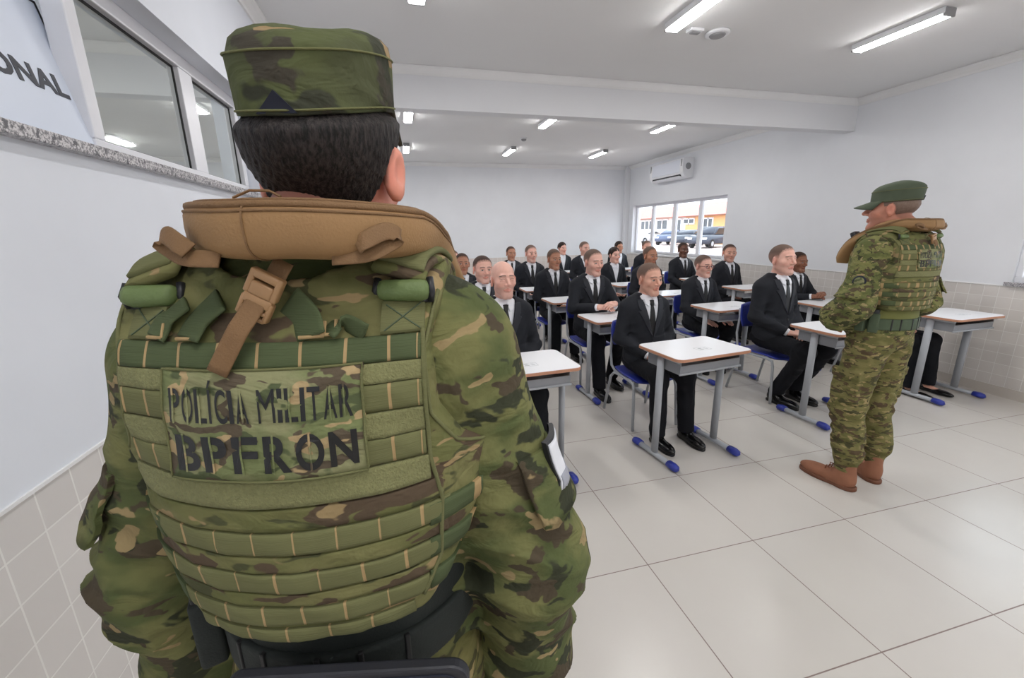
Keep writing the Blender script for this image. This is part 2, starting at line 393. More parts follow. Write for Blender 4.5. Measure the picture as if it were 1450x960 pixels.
def surf_nets(D, lo, h):
    s = D < 0; nx, ny, nz = D.shape
    cnt = np.zeros((nx-1, ny-1, nz-1), np.int8)
    C8 = [(i, j, k) for i in (0, 1) for j in (0, 1) for k in (0, 1)]
    for i, j, k in C8: cnt += s[i:nx-1+i, j:ny-1+j, k:nz-1+k]
    ci = np.argwhere((cnt > 0) & (cnt < 8))
    V = {c: D[ci[:, 0]+c[0], ci[:, 1]+c[1], ci[:, 2]+c[2]] for c in C8}
    acc = np.zeros((len(ci), 3)); num = np.zeros(len(ci))
    for a in C8:
        for ax in range(3):
            if a[ax]: continue
            b = list(a); b[ax] = 1; b = tuple(b); da, db = V[a], V[b]; m = (da < 0) != (db < 0)
            t = np.where(m, da/np.where(m, da-db, 1), 0); q = np.array(a, float)[None].repeat(len(ci), 0); q[:, ax] = t
            acc += q*m[:, None]; num += m
    verts = lo + (ci + acc/num[:, None])*h
    idx = -np.ones((nx-1, ny-1, nz-1), np.int32); idx[ci[:, 0], ci[:, 1], ci[:, 2]] = np.arange(len(ci))
    quads = []
    for ax in range(3):
        o1, o2 = [(1, 2), (2, 0), (0, 1)][ax]
        sl0 = [slice(None)]*3; sl1 = [slice(None)]*3; sl0[ax] = slice(0, -1); sl1[ax] = slice(1, None)
        e = np.argwhere(s[tuple(sl0)] != s[tuple(sl1)])
        lim = np.array([nx, ny, nz])-1
        ok = (e[:, o1] > 0) & (e[:, o2] > 0) & (e[:, o1] < lim[o1]) & (e[:, o2] < lim[o2]); e = e[ok]
        neg = s[e[:, 0], e[:, 1], e[:, 2]]
        def g(d1, d2):
            q = e.copy(); q[:, o1] += d1; q[:, o2] += d2; return idx[q[:, 0], q[:, 1], q[:, 2]]
        a, b, c, d = g(-1, -1), g(0, -1), g(0, 0), g(-1, 0)
        quads.append(np.where(neg[:, None], np.stack([a, b, c, d], 1), np.stack([d, c, b, a], 1)))
    q = np.concatenate(quads); q = q[(q >= 0).all(1)]
    return verts.astype(np.float32), q
def join(parts):
    vs, fs, b = [], [], 0
    for v, f in parts: vs.append(v); fs.append(f+b); b += len(v)
    return np.concatenate(vs), np.concatenate(fs)
def sdf_obj(name, f, lo, hi, h, mat, parent=None, **kw):
    v, q = mesh_sdf(f, lo, hi, h); return mk(name, v, q, mat, parent, **kw)
def march(f, o, d, n=60, far=2.0):
    """sphere-march rows of points o along d until f = 0"""
    t = np.zeros(len(o), np.float32); d = np.asarray(d, np.float32)
    for _ in range(n):
        t = np.minimum(t + f((o + t[:, None]*d).astype(np.float32))*0.8, far)
    return t
# ------------------------------------------------------------------ the room
XL, XR, YF, YB, ZC = -0.81, 5.20, -2.6, 9.30, 2.94
def struct(o): return tag(o, kind='structure')
def wall_with_holes(name, mat, along, fixed, thick, a0, a1, z0, z1, holes):
    """holes: (a, b, zlo, zhi) cut through a wall that runs along axis 'along'"""
    mb = MB(); cur = a0
    def put(p, q, zz0, zz1):
        if along == 'y': mb.span((fixed, p, zz0), (fixed+thick, q, zz1))
        else: mb.span((p, fixed, zz0), (q, fixed+thick, zz1))
    for a, b, lo, hi in sorted(holes):
        put(cur, a, z0, z1); put(a, b, z0, lo); put(a, b, hi, z1); cur = b
    put(cur, a1, z0, z1)
    return struct(mb.build(name, mat))
struct(MB().span((XL-2.2, YF-0.2, -0.1), (XR+0.2, YB+0.2, 0)).build('floor', M['floor']))
struct(MB().span((XL-2.2, YF-0.2, ZC), (XR+0.3, YB+0.2, ZC+0.15)).build('ceiling', M['ceil']))
WY0, WY1, WZ0, WZ1 = 6.08, 9.02, 1.03, 2.07
wall_with_holes('wall_right', M['wall_y'], 'y', XR, 0.2, YF, YB+0.2, 0, ZC, [(WY0, WY1, WZ0, WZ1), (-0.6, 2.50, WZ0, WZ1)])
wall_with_holes('wall_left', M['wall_yl'], 'y', XL, -0.2, YF, YB+0.2, 0, ZC, [(0.45, 3.14, 1.755, 2.33)])
wall_with_holes('wall_back', M['wall_x'], 'x', YB, 0.2, XL-0.2, XR+0.2, 0, ZC, [])
wall_with_holes('wall_front', M['wall_x'], 'x', YF, -0.2, XL-0.2, XR+0.2, 0, ZC, [])
struct(MB().span((XL, 4.15, 2.60), (XR, 4.29, ZC)).build('beam', M['paint']))
struct(MB().span((XR-0.10, YB-0.10, 0), (XR, YB, ZC)).build('column', M['paint']))
def cornice(name, a, b, inward):
    """a stepped plaster moulding from a to b along the ceiling edge"""
    a = Vector((a[0], a[1], 0)); b = Vector((b[0], b[1], 0)); n = Vector((inward[0], inward[1], 0))
    prof = [(0, ZC-0.075), (0.012, ZC-0.075), (0.016, ZC-0.055), (0.04, ZC-0.03), (0.055, ZC-0.018), (0.06, ZC-0.002), (0, ZC-0.002)]
    vs = [a+n*x+Vector((0, 0, z)) for x, z in prof] + [b+n*x+Vector((0, 0, z)) for x, z in prof]; k = len(prof)
    fs = [(i, (i+1) % k, k+(i+1) % k, k+i) for i in range(k)] + [tuple(range(k))[::-1], tuple(range(k, 2*k))]
    struct(mk(name, vs, fs, M['trimw'], smooth=False))
cornice('trim_1', (XR, YF), (XR, 4.15), (-1, 0)); cornice('trim_2', (XR, 4.29), (XR, YB-0.1), (-1, 0))
cornice('trim_3', (XL, YF), (XL, 4.15), (1, 0)); cornice('trim_4', (XL, 4.29), (XL, YB), (1, 0))
cornice('trim_5', (XL, YB), (XR-0.1, YB), (0, -1)); cornice('trim_6', (XL, YF), (XR, YF), (0, 1))
cornice('trim_7', (XL, 4.15), (XR, 4.15), (0, -0.35))
for nm, a, b in (('baseboard_right', (XR-0.012, YF, 0), (XR, YB-0.1, 0.09)), ('baseboard_back', (XL, YB-0.012, 0), (XR-0.1, YB, 0.09)), ('baseboard_left', (XL, YF, 0), (XL+0.012, YB, 0.09))):
    struct(MB().span(a, b).build(nm, plain(nm+'_tile', (196, 189, 181), 0.35, vary=0.05)))
struct(MB().span((XL, YF, 1.010), (XL+0.006, YB, 1.018)).build('trim_8', M['trimw']))
struct(MB().span((XR-0.006, YF, 0.988), (XR, YB-0.1, 0.998)).build('trim_9', M['trimw']))
# corridor beyond the high window on the left
struct(MB().span((XL-2.3, YF, 0), (XL-2.2, YB, ZC)).build('wall_corridor', M['paint']))

def window(name, X, dirx, y0, y1, z0, z1, bars, depth=0.06, glass='glass', fr=0.045):
    """frame in the plane x = X; bars are the y positions of the mullions; panes are children"""
    mb = MB(); x0, x1 = sorted((X, X+dirx*depth))
    mb.span((x0, y0, z0), (x1, y1, z0+fr), bev=0.004); mb.span((x0, y0, z1-fr), (x1, y1, z1), bev=0.004)
    mb.span((x0, y0, z0+fr), (x1, y0+fr, z1-fr), bev=0.004); mb.span((x0, y1-fr, z0+fr), (x1, y1, z1-fr), bev=0.004)
    for y, hw in bars: mb.span((x0+0.004, y-hw, z0+fr), (x1-0.004, y+hw, z1-fr), bev=0.003)
    w_ = struct(mb.build(name, M['alum']))
    edges = [y0+fr] + [v for y, hw in bars for v in (y-hw, y+hw)] + [y1-fr]
    xm = X+dirx*depth*0.5
    for a, b in zip(edges[::2], edges[1::2]):
        g = MB().span((xm-0.003, a, z0+fr), (xm+0.003, b, z1-fr)).build('pane', M[glass], w_)
        k = MB(); gx0, gx1 = (xm-0.006, xm+0.006)
        for p, q in (((gx0, a, z0+fr), (gx1, a+0.008, z1-fr)), ((gx0, b-0.008, z0+fr), (gx1, b, z1-fr)), ((gx0, a+0.008, z0+fr), (gx1, b-0.008, z0+fr+0.008)), ((gx0, a+0.008, z1-fr-0.008), (gx1, b-0.008, z1-fr))): k.span(p, q)
        k.build('gasket', M['gasket' if glass == 'mirror' else 'alum'], g)
    return w_
window('window_1', XR+0.09, 1, WY0-0.0, WY1, WZ0, WZ1, [(6.83, 0.045), (7.60, 0.055), (8.36, 0.045)])
struct(MB().span((XR-0.025, WY0-0.03, WZ0-0.03), (XR+0.09, WY1+0.03, WZ0), bev=0.004).build('window_sill_1', M['trimw']))
window('window_2', XR+0.02, 1, -0.6, 2.50, WZ0, WZ1, [(0.2, 0.045), (0.97, 0.055), (1.74, 0.045)])
struct(MB().span((XR-0.03, -0.63, WZ0-0.035), (XR+0.02, 2.54, WZ0), bev=0.004).build('window_sill_2', M['granite']))
# the high window on the left: granite sill, two mirror panes, one tilted white pane with lettering
struct(MB().span((XL-0.2, 0.45, 1.755), (XL+0.03, 3.14, 1.785), bev=0.003).build('window_sill_3', M['granite']))
XW = -0.895
window('window_3', XW, -1, 1.70, 3.12, 1.787, 2.33, [(2.475, 0.065)], glass='mirror', fr=0.055)
mb = MB(); mb.span((XW-0.06, 0.45, 2.265), (XW, 1.70, 2.33), bev=0.004); mb.span((XW-0.06, 0.45, 1.787), (XW, 0.50, 2.265), bev=0.004)
struct(mb.build('window_4', M['alum']))
TZ0, TZ1, TX0, TX1, TY0, TY1 = 1.790, 2.205, XW, XW-0.085, 0.52, 1.725
def text_mesh(body, size, bold=0.0, extrude=0.0, spacing=1.0, res=3):
    cu = bpy.data.curves.new('lettering', 'FONT'); cu.body = body; cu.size = size; cu.offset = bold; cu.extrude = extrude
    cu.space_character = spacing; cu.resolution_u = res; cu.align_x = 'LEFT'
    o = bpy.data.objects.new('lettering', cu); COL.objects.link(o)
    dg = bpy.context.evaluated_depsgraph_get(); dg.update(); ev = o.evaluated_get(dg); me = ev.to_mesh()
    me.calc_loop_triangles(); v = np.array([x.co[:] for x in me.vertices], dtype=np.float32); f = [tuple(p.vertices) for p in me.loop_triangles]
    ev.to_mesh_clear(); bpy.data.objects.remove(o); bpy.data.curves.remove(cu)
    return v, f
tl = math.hypot(TZ1-TZ0, TX1-TX0); up = Vector((TX1-TX0, 0, TZ1-TZ0)).normalized(); ny = Vector((0, 1, 0)).cross(up)
Pm = Matrix(((0, up.x, ny.x, TX0), (1, 0, 0, TY0), (0, up.z, ny.z, TZ0), (0, 0, 0, 1)))
pane = MB().span((0, 0, -0.02), (TY1-TY0, tl, 0.0)).build('window_5', M['panel']); pane.matrix_world = Pm; struct(pane)
gs = MB(); gs.span((-0.004, tl, -0.022), (TY1-TY0+0.004, tl+0.005, 0.003)); gs.span((TY1-TY0, 0, -0.022), (TY1-TY0+0.004, tl, 0.003))
gs.build('gasket', M['gasket'], pane)
tv, tf = text_mesh('ONAL', 0.078, 0.0026, 0.0006, 1.02)
sx = 0.262/(tv[:, 0].max()-tv[:, 0].min()); tv[:, 0] = (tv[:, 0]-tv[:, 0].min())*sx
tv[:, 0] += 1.685-0.262-TY0; tv[:, 1] += 0.158; tv[:, 2] += 0.0012
mk('lettering', tv, tf, M['ink'], pane, smooth=False)

# ceiling tube lights
LX = (0.205, 1.97, 3.67); LY = (-1.9, -0.1, 2.72, 5.62, 7.72)
wherex = ('left', 'middle', 'right'); wherey = ('behind the viewer', 'above the near soldier', 'in front of the ceiling beam', 'just beyond the ceiling beam', 'nearest the back wall')
def ceiling_light(x, y, lab):
    t = empty('ceiling_light', (x, y, ZC)); tag(t, lab, 'ceiling light', 'ceiling tube lights')
    MB().span((-0.052, -0.31, -0.044), (0.052, 0.31, 0), bev=0.006).build('housing', M['plastic_w'], t)
    prof = [(0.048, -0.043), (0.045, -0.049), (0.034, -0.053), (-0.034, -0.053), (-0.045, -0.049), (-0.048, -0.043)]
    vs = [(px, -0.295, pz) for px, pz in prof] + [(px, 0.295, pz) for px, pz in prof]; k = len(prof)
    mk('diffuser', vs, [(i, i+1, k+i+1, k+i) for i in range(k-1)] + [tuple(range(k)), tuple(range(k, 2*k))[::-1]], M['tube'], t, smooth=False)
    for s in (-1, 1): MB().box((0, s*0.303, -0.030), (0.05, 0.008, 0.027), bev=0.005).build('end_cap', M['plastic_g'], t)
for j, y in enumerate(LY):
    for i, x in enumerate(LX): ceiling_light(x, y, 'white tube light on the ceiling, %s of the row %s' % (wherex[i], wherey[j]))
def disc_fixture(name, x, y, prof, lab, cat, mats):
    t = empty(name, (x, y, ZC)); tag(t, lab, cat)
    for nm, pr, m in zip(('base', 'cover'), prof, mats): MB().lathe(pr, n=28).build(nm, m, t, smooth=True)
    return t
disc_fixture('smoke_detector', 1.96, 6.76, ([(0.055, -0.004), (0.055, -0.018), (0.05, -0.02)], [(0.04, -0.02), (0.036, -0.04), (0.02, -0.048)]), 'small round smoke detector on the ceiling beyond the beam', 'smoke detector', (M['plastic_w'], M['plastic_g']))
disc_fixture('ceiling_speaker', 2.39, 3.07, ([(0.085, -0.002), (0.088, -0.012), (0.075, -0.02), (0.06, -0.02)], [(0.058, -0.02), (0.05, -0.028), (0.02, -0.03)]), 'round white vent cap on the ceiling beside the middle tube light', 'vent', (M['plastic_w'], M['plastic_g']))
t = empty('emergency_light', (2.19, 3.06, ZC)); tag(t, 'small oblong fitting on the ceiling next to the round vent cap', 'ceiling fitting')
MB().box((0, 0, -0.010), (0.055, 0.035, 0.010), bev=0.006).build('base', M['plastic_w'], t); MB().box((0, 0, -0.024), (0.035, 0.02, 0.006), bev=0.005).build('cover', M['plastic_g'], t)

# split air conditioner on the right wall
t = empty('air_conditioner', (XR, 7.53, 2.44)); tag(t, 'white split air conditioner high on the right wall above the window', 'air conditioner')
pr = [(0, 0.0), (-0.13, 0.0), (-0.185, 0.035), (-0.215, 0.09), (-0.225, 0.2), (-0.215, 0.305), (-0.195, 0.33), (0, 0.335)]
k = len(pr); vs = [(x, -0.53, z) for x, z in pr] + [(x, 0.53, z) for x, z in pr]
mk('body', vs, [(i, (i+1) % k, k+(i+1) % k, k+i) for i in range(k)] + [tuple(range(k)), tuple(range(k, 2*k))[::-1]], M['plastic_w'], t, smooth=False)
MB().box((-0.2205, 0.0, 0.2), (0.006, 0.44, 0.105), bev=0.004).build('front_panel', plain('ac_panel', (226, 230, 240), 0.18, vary=0.01), t)
MB().span((-0.205, -0.44, 0.028), (-0.150, 0.44, 0.058)).build('air_outlet', M['plastic_d'], t)
MB().box((-0.178, 0, 0.022), (0.03, 0.43, 0.006), rot=Matrix.Rotation(R_(28), 3, 'Y')).build('louver', M['plastic_w'], t)
for yy in (-0.485, 0.485): MB().box((-0.224, yy, 0.25), (0.004, 0.012, 0.06)).build('energy_label', M['plastic_g'], t)
MB().lathe([(0.055, -0.5335), (0.055, -0.53), (0.043, -0.5345), (0.043, -0.53)], (-0.11, 0, 0.19), 24, 0, 'y').build('side_logo', M['plastic_g'], t)

# ------------------------------------------------------------------ outdoors, seen through the right window
struct(MB().span((XR+0.2, -10, -0.12), (60, 70, -0.02)).build('exterior_ground', plain('pale_pavement', (208, 190, 184), 0.9, vary=0.05, scale=0.6)))
bx = 31.0
t = empty('building', (bx, 0, 0)); tag(t, 'long low building with red tiled roof and ochre wall seen through the window', 'building')
MB().span((0, 42.3, 0), (6, 66, 2.92)).build('wall', plain('white_render', (226, 216, 206), 0.8), t)
MB().span((-0.02, 20, 0), (6, 42.3, 2.92)).build('wall', plain('ochre_render', (226, 178, 122), 0.8), t)
mb = MB(); mb.add([(-0.6, 18, 2.86), (-0.6, 68, 2.86), (3.2, 68, 4.35), (3.2, 18, 4.35), (7, 18, 2.86), (7, 68, 2.86)], [(0, 3, 2, 1), (3, 4, 5, 2), (0, 4, 3), (1, 2, 5), (0, 1, 5, 4)])
tt = NT('red_roof_tiles'); vv = tt.mapped(); wv = tt.n('ShaderNodeTexWave', i_Scale=3.0); wv.bands_direction = 'Y'; tt.t.links.new(vv, wv.inputs['Vector'])
tt.base(tt.mix(wv.outputs['Fac'], srgb(204, 116, 108), srgb(226, 150, 140))); tt.p(Roughness=0.8)
mb.build('roof', tt.m, t)
MB().span((-0.62, 18, 2.80), (-0.55, 68, 2.90)).build('fascia', plain('brown_fascia', (130, 84, 66), 0.7), t)
for y0, y1, z0, z1, nb in ((48.6, 52.4, 1.45, 2.72, 4), (45.6, 47.8, 1.45, 2.72, 2), (43.0, 44.8, 1.3, 2.7, 2), (40.8, 42.6, 2.0, 2.7, 2), (37.9, 40.0, 1.45, 2.65, 3), (32.0, 34.5, 1.45, 2.65, 3)):
    mb = MB(); mb.span((-0.1, y0, z0), (0.02, y1, z0+0.14)); mb.span((-0.1, y0, z1-0.14), (0.02, y1, z1))
    for q in range(nb+1):
        yy = y0+(y1-y0)*q/nb; mb.span((-0.1, yy-0.07, z0), (0.02, yy+0.07, z1))
    f_ = mb.build('window', M['plastic_w'], t); MB().span((-0.05, y0, z0), (-0.03, y1, z1)).build('glazing', plain('dark_glazing', (70, 74, 80), 0.2), f_)
def car(x, y, rz, rgb, lab, suv=True):
    t = empty('car', (x, y, -0.02), rz); tag(t, lab, 'car', 'cars parked outside')
    h = 1.72 if suv else 1.48; Lh = 2.2
    body = [(-Lh, 0.42), (-Lh+0.02, 0.92), (-Lh+0.25, 1.05), (-0.95, 1.02 if not suv else 1.08), (1.0, 1.08), (1.95, 0.98), (Lh, 0.80), (Lh, 0.42), (1.7, 0.32), (-1.75, 0.32)]
    cab = [(-1.95 if suv else -1.6, 1.03), (-1.75 if suv else -1.05, h-0.1), (-1.5 if suv else -0.7, h), (0.15, h), (0.35, h-0.06), (1.15, 1.06)]
    def solid(poly, w0, w1):
        n = len(poly); zlo = min(z for _, z in poly); zhi = max(z for _, z in poly)
        wd = lambda z: w0+(w1-w0)*(z-zlo)/(zhi-zlo)
        vs = [(px, -wd(z), z) for px, z in poly]+[(px, wd(z), z) for px, z in poly]
        bm = bmesh.new(); V_ = [bm.verts.new(v) for v in vs]
        bm.faces.new(V_[:n][::-1]); bm.faces.new(V_[n:])
        for i in range(n): bm.faces.new((V_[i], V_[(i+1) % n], V_[n+(i+1) % n], V_[n+i]))
        bmesh.ops.recalc_face_normals(bm, faces=bm.faces[:])
        bmesh.ops.bevel(bm, geom=bm.edges[:], offset=0.06, segments=2, affect='EDGES'); bm.verts.index_update()
        m_ = MB().add([v.co[:] for v in bm.verts], [[v.index for v in f.verts] for f in bm.faces]); bm.free(); return m_
    pm = plain('car_paint', rgb, 0.25, vary=0.02)
    solid(body, 0.90, 0.86).build('body', pm, t, smooth=True); solid(cab, 0.84, 0.66).build('cabin', pm, t, smooth=True)
    gl = plain('car_glass', (40, 46, 54), 0.1)
    for s in (-1, 1):
        q = [(-1.6 if suv else -1.0, 1.13), (-1.5 if suv else -0.8, h-0.16), (0.1, h-0.16), (0.85, 1.13)]
        wd = lambda z: 0.84+(0.66-0.84)*(z-1.03)/(h-1.03)+0.012
        mk('side_window', [(px, s*wd(z), z) for px, z in q]+[(px, s*(wd(z)-0.02), z) for px, z in q], [(0, 1, 2, 3), (7, 6, 5, 4), (0, 4, 5, 1), (1, 5, 6, 2), (2, 6, 7, 3), (3, 7, 4, 0)], gl, t, smooth=False)
    for px in (-1.35, 1.38):
        for s in (-1, 1):
            wl = MB().lathe([(0.36, -0.1), (0.36, 0.1), (0.24, 0.115), (0.22, 0.1), (0.0, 0.1)], (px, s*0.80, 0.36), 20, 0, 'y').build('wheel', plain('tyre', (30, 30, 32), 0.8), t)
            MB().lathe([(0.2, -0.01), (0.2, 0.01), (0.08, 0.025)], (px, s*0.912, 0.36), 12, 0, 'y').build('rim', M['steel'], wl)
    for s in (-1, 1): MB().box((Lh-0.03, s*0.62, 0.78), (0.05, 0.18, 0.08), bev=0.02).build('headlight', M['plastic_w'], t)
car(25.2, 31.0, R_(205), (62, 68, 82), 'dark blue-grey off-road car parked outside, nearest the right window edge')
car(26.2, 35.2, R_(215), (70, 76, 88), 'dark grey car parked outside, second from the right window edge', False)
car(27.2, 39.3, R_(215), (84, 96, 124), 'blue-grey car parked outside behind the second window pane', False)
car(27.0, 43.6, R_(200), (226, 226, 228), 'white car parked outside, furthest left behind the window', False)
# ------------------------------------------------------------------ desks and chairs
def make_desk():
    t = empty('student_desk')
    o = MB(); P = rrect(0.60, 0.42, 0.045)
    o.prism(P, 0.748, 0.7655, 0, mside=1); Pi = rrect(0.594, 0.414, 0.042); o.prism(Pi, 0.7655, 0.767, 0)
    o.build('desk_top', [M['top'], M['edge']], t)
    MB().prism(rrect(0.606, 0.426, 0.048), 0.7475, 0.7635, 0).build('edge_band', M['edge'], t)
    tr = MB(); tr.span((-0.24, -0.155, 0.648), (0.24, 0.15, 0.654)); tr.span((-0.24, -0.160, 0.648), (0.24, -0.154, 0.706)); tr.span((-0.245, -0.16, 0.648), (-0.239, 0.15, 0.735)); tr.span((0.239, -0.16, 0.648), (0.245, 0.15, 0.735))
    trb = tr.build('book_tray', M['tray'], t)
    MB().tube([(-0.25, -0.163, 0.652), (0.25, -0.163, 0.652)], 0.008, 8).build('tray_rim', M['steel'], trb, smooth=True)
    for s in (-1, 1):
        lg = MB().tube([(s*0.262, 0, 0.045), (s*0.262, 0, 0.735)], 0.029, 14, flat=(0.62, 1.0), up=(0, 1, 0)).build('leg', M['steel'], t, smooth=True)
        br = MB(); br.tube([(s*0.262, -0.17, 0.738), (s*0.262, 0.17, 0.738)], 0.012, 10); br.build('bracket', M['steel'], lg, smooth=True)
        ft = MB().tube([(s*0.262, -0.20, 0.030), (s*0.262, 0.20, 0.030)], 0.019, 12, flat=(1.15, 0.9)).build('foot_bar', M['steel'], t, smooth=True)
        for e in (-1, 1):
            MB().tube([(s*0.262, e*0.145, 0.032), (s*0.262, e*0.19, 0.031), (s*0.262, e*0.215, 0.027), (s*0.262, e*0.228, 0.018)], [0.024, 0.027, 0.024, 0.012], 12, flat=(1.15, 0.95)).build('end_cap', M['blue'], ft, smooth=True)
    mk_ = MB()
    for a, b in (((-0.05, -0.03), (0.05, -0.028)), ((-0.05, 0.03), (0.05, 0.032)), ((-0.05, -0.03), (-0.048, 0.03)), ((0.048, -0.03), (0.05, 0.03)), ((-0.03, -0.015), (0.0, -0.005)), ((-0.03, 0.004), (-0.005, 0.016)), ((0.012, -0.014), (0.035, -0.009)), ((0.012, 0.0), (0.035, 0.004)), ((0.012, 0.011), (0.03, 0.015))):
        mk_.span((a[0]+0.02, a[1]-0.06, 0.767), (b[0]+0.02, b[1]-0.06, 0.7674))
    mk_.build('size_label', M['mark'], t)
    return t
def make_chair():
    t = empty('school_chair')
    def shell(nx, ny, fn, th):
        vs = []; 
        for side in (0, 1):
            for i in range(nx+1):
                for j in range(ny+1):
                    p, n = fn(i/nx*2-1, j/ny*2-1); p = Vector(p); n = Vector(n).normalized(); vs.append(p - n*(th*side))
        g = lambda s, i, j: s*(nx+1)*(ny+1)+i*(ny+1)+j; fs = []
        for i in range(nx):
            for j in range(ny):
                fs.append((g(0, i, j), g(0, i+1, j), g(0, i+1, j+1), g(0, i, j+1))); fs.append((g(1, i, j), g(1, i, j+1), g(1, i+1, j+1), g(1, i+1, j)))
        for i in range(nx):
            fs.append((g(0, i, 0), g(1, i, 0), g(1, i+1, 0), g(0, i+1, 0))); fs.append((g(0, i, ny), g(0, i+1, ny), g(1, i+1, ny), g(1, i, ny)))
        for j in range(ny):
            fs.append((g(0, 0, j), g(0, 0, j+1), g(1, 0, j+1), g(1, 0, j))); fs.append((g(0, nx, j), g(1, nx, j), g(1, nx, j+1), g(0, nx, j+1)))
        return MB().add(vs, fs)
    def sq(u, v): # square to rounded square
        return u*math.sqrt(1-0.22*v*v), v*math.sqrt(1-0.22*u*u)
    def seat(u, v):
        a, b = sq(u, v); return (a*0.188, b*0.195+0.01, 0.420+0.012*a*a-0.02*max(0, b)**3+0.012*max(0, -b)**2), (0, 0, 1)
    def back(u, v):
        a, b = sq(u, v); return (a*0.20, -0.215-0.02*b+0.035*a*a, 0.735+b*0.115), (0, 1, 0.1)
    shell(12, 12, seat, 0.012).build('seat', M['blue'], t, smooth=True)
    shell(12, 8, back, 0.012).build('backrest', M['blue'], t, smooth=True)
    for s in (-1, 1):
        MB().tube([(s*0.195, 0.215, 0.005), (s*0.185, 0.185, 0.345), (s*0.183, 0.17, 0.388), (s*0.18, 0.12, 0.398), (s*0.18, -0.06, 0.398), (s*0.183, -0.14, 0.388), (s*0.19, -0.18, 0.345), (s*0.205, -0.255, 0.005)], 0.0115, 10).build('leg', M['steel'], t, smooth=True)
        MB().tube([(s*0.165, 0.05, 0.399), (s*0.168, -0.16, 0.401), (s*0.172, -0.21, 0.435), (s*0.174, -0.232, 0.56), (s*0.174, -0.218, 0.72), (s*0.172, -0.226, 0.80)], 0.0105, 10).build('back_upright', M['steel'], t, smooth=True)
    MB().tube([(-0.18, 0.12, 0.401), (0.18, 0.12, 0.401)], 0.010, 8).build('cross_bar', M['steel'], t, smooth=True)
    return t
# ------------------------------------------------------------------ people: heads
HL_Y = [-0.10, -0.06, -0.035, -0.012, 0.004, 0.022, 0.034, 0.048, 0.070, 0.09]
HL_Z = [-0.060, -0.058, -0.040, 0.010, 0.014, 0.010, 0.040, 0.062, 0.072, 0.076]
def hairline(q, lift=0.0, nape=0.0):
    """above 0 where hair grows"""
    hl = np.interp(q[..., 1], HL_Y, HL_Z) + lift*sstep(q[..., 1], 0.0, 0.06) - nape*(1-sstep(q[..., 1], -0.05, -0.02))
    return q[..., 2] - hl
def skull(m, k):
    w_, jaw, ch = k.get('w', 1.0), k.get('jaw', 1.0), k.get('chin', 0.0)
    d = ell(m, (0, -0.012, 0.036), (0.0755*w_, 0.098, 0.083))
    d = smin(d, ell(m, (0, 0.020, -0.030), (0.0610*w_, 0.070, 0.072)), 0.03)
    d = smin(d, cap(m, (0, 0.074, -0.104+ch), (0.013*jaw, 0.066, -0.103+ch), 0.0155), 0.035)
    d = smin(d, cap(m, (0.0455*w_*jaw, 0.004, -0.056), (0.016*jaw, 0.064, -0.101+ch), 0.0135, 0.013), 0.035)
    return d
def head_sdf(p, k, ears=True, neck=True):
    m = p.copy(); m[..., 0] = np.abs(m[..., 0]); w_ = k.get('w', 1.0); ns = k.get('nose', 1.0)
    d = skull(m, k)
    d = smin(d, ell(m, (0.045*w_, 0.050, -0.020), (0.022, 0.026, 0.020)), 0.025)          # cheekbone
    d = smin(d, cap(m, (0.0, 0.083, 0.026), (0.036, 0.076, 0.024), 0.010), 0.016)          # brow ridge
    d = smax(d, -ell(m, (0.031, 0.100, 0.003), (0.019, 0.018, 0.0125)), 0.010)             # socket
    eye = L(m - np.array([0.031, 0.0735, 0.003], np.float32)) - 0.0125
    lid = smin(cap(m, (0.021, 0.083, 0.0075), (0.043, 0.080, 0.0075), 0.0042), cap(m, (0.021, 0.082, -0.004), (0.043, 0.079, -0.0035), 0.0035), 0.003)
    d = smin(d, eye, 0.003); d = smin(d, lid, 0.004)
    nz = smin(cap(m, (0, 0.084, 0.014), (0, 0.106*1.0+0.006*ns, -0.026), 0.0075, 0.0105*ns), ell(m, (0.0125*ns, 0.096, -0.031), (0.0085, 0.011, 0.0075)), 0.008)
    d = smin(d, nz, 0.010)
    d = smin(d, cap(m, (0, 0.0905, -0.0565), (0.020, 0.082, -0.0612), 0.0062, 0.004), 0.006)
    d = smin(d, cap(m, (0, 0.0895, -0.0680), (0.018, 0.081, -0.0675), 0.0072, 0.004), 0.006)
    d = smax(d, -cap(m, (0, 0.0975, -0.0618), (0.025, 0.0880, -0.0634), 0.0022), 0.003)   # mouth line
    if neck:
        d = smin(d, cap(p, (0, -0.022, -0.06), (0, -0.040, -0.20), 0.056*k.get('neck', 1.0), 0.060*k.get('neck', 1.0)), 0.03)
    if ears:
        e = m - np.array([0.079*w_, -0.010, -0.006], np.float32); e = e @ rotm(R_(-12), 0, R_(-22))
        er = ell(e, (0, 0, 0), (0.0085, 0.020, 0.032)); er = smin(er, ell(e, (0, 0.006, -0.022), (0.007, 0.010, 0.012)), 0.008)
        er = smax(er, -ell(e, (0.009, 0.004, 0.004), (0.0065, 0.0115, 0.018)), 0.004)
        d = smin(d, er, 0.008)
    return d
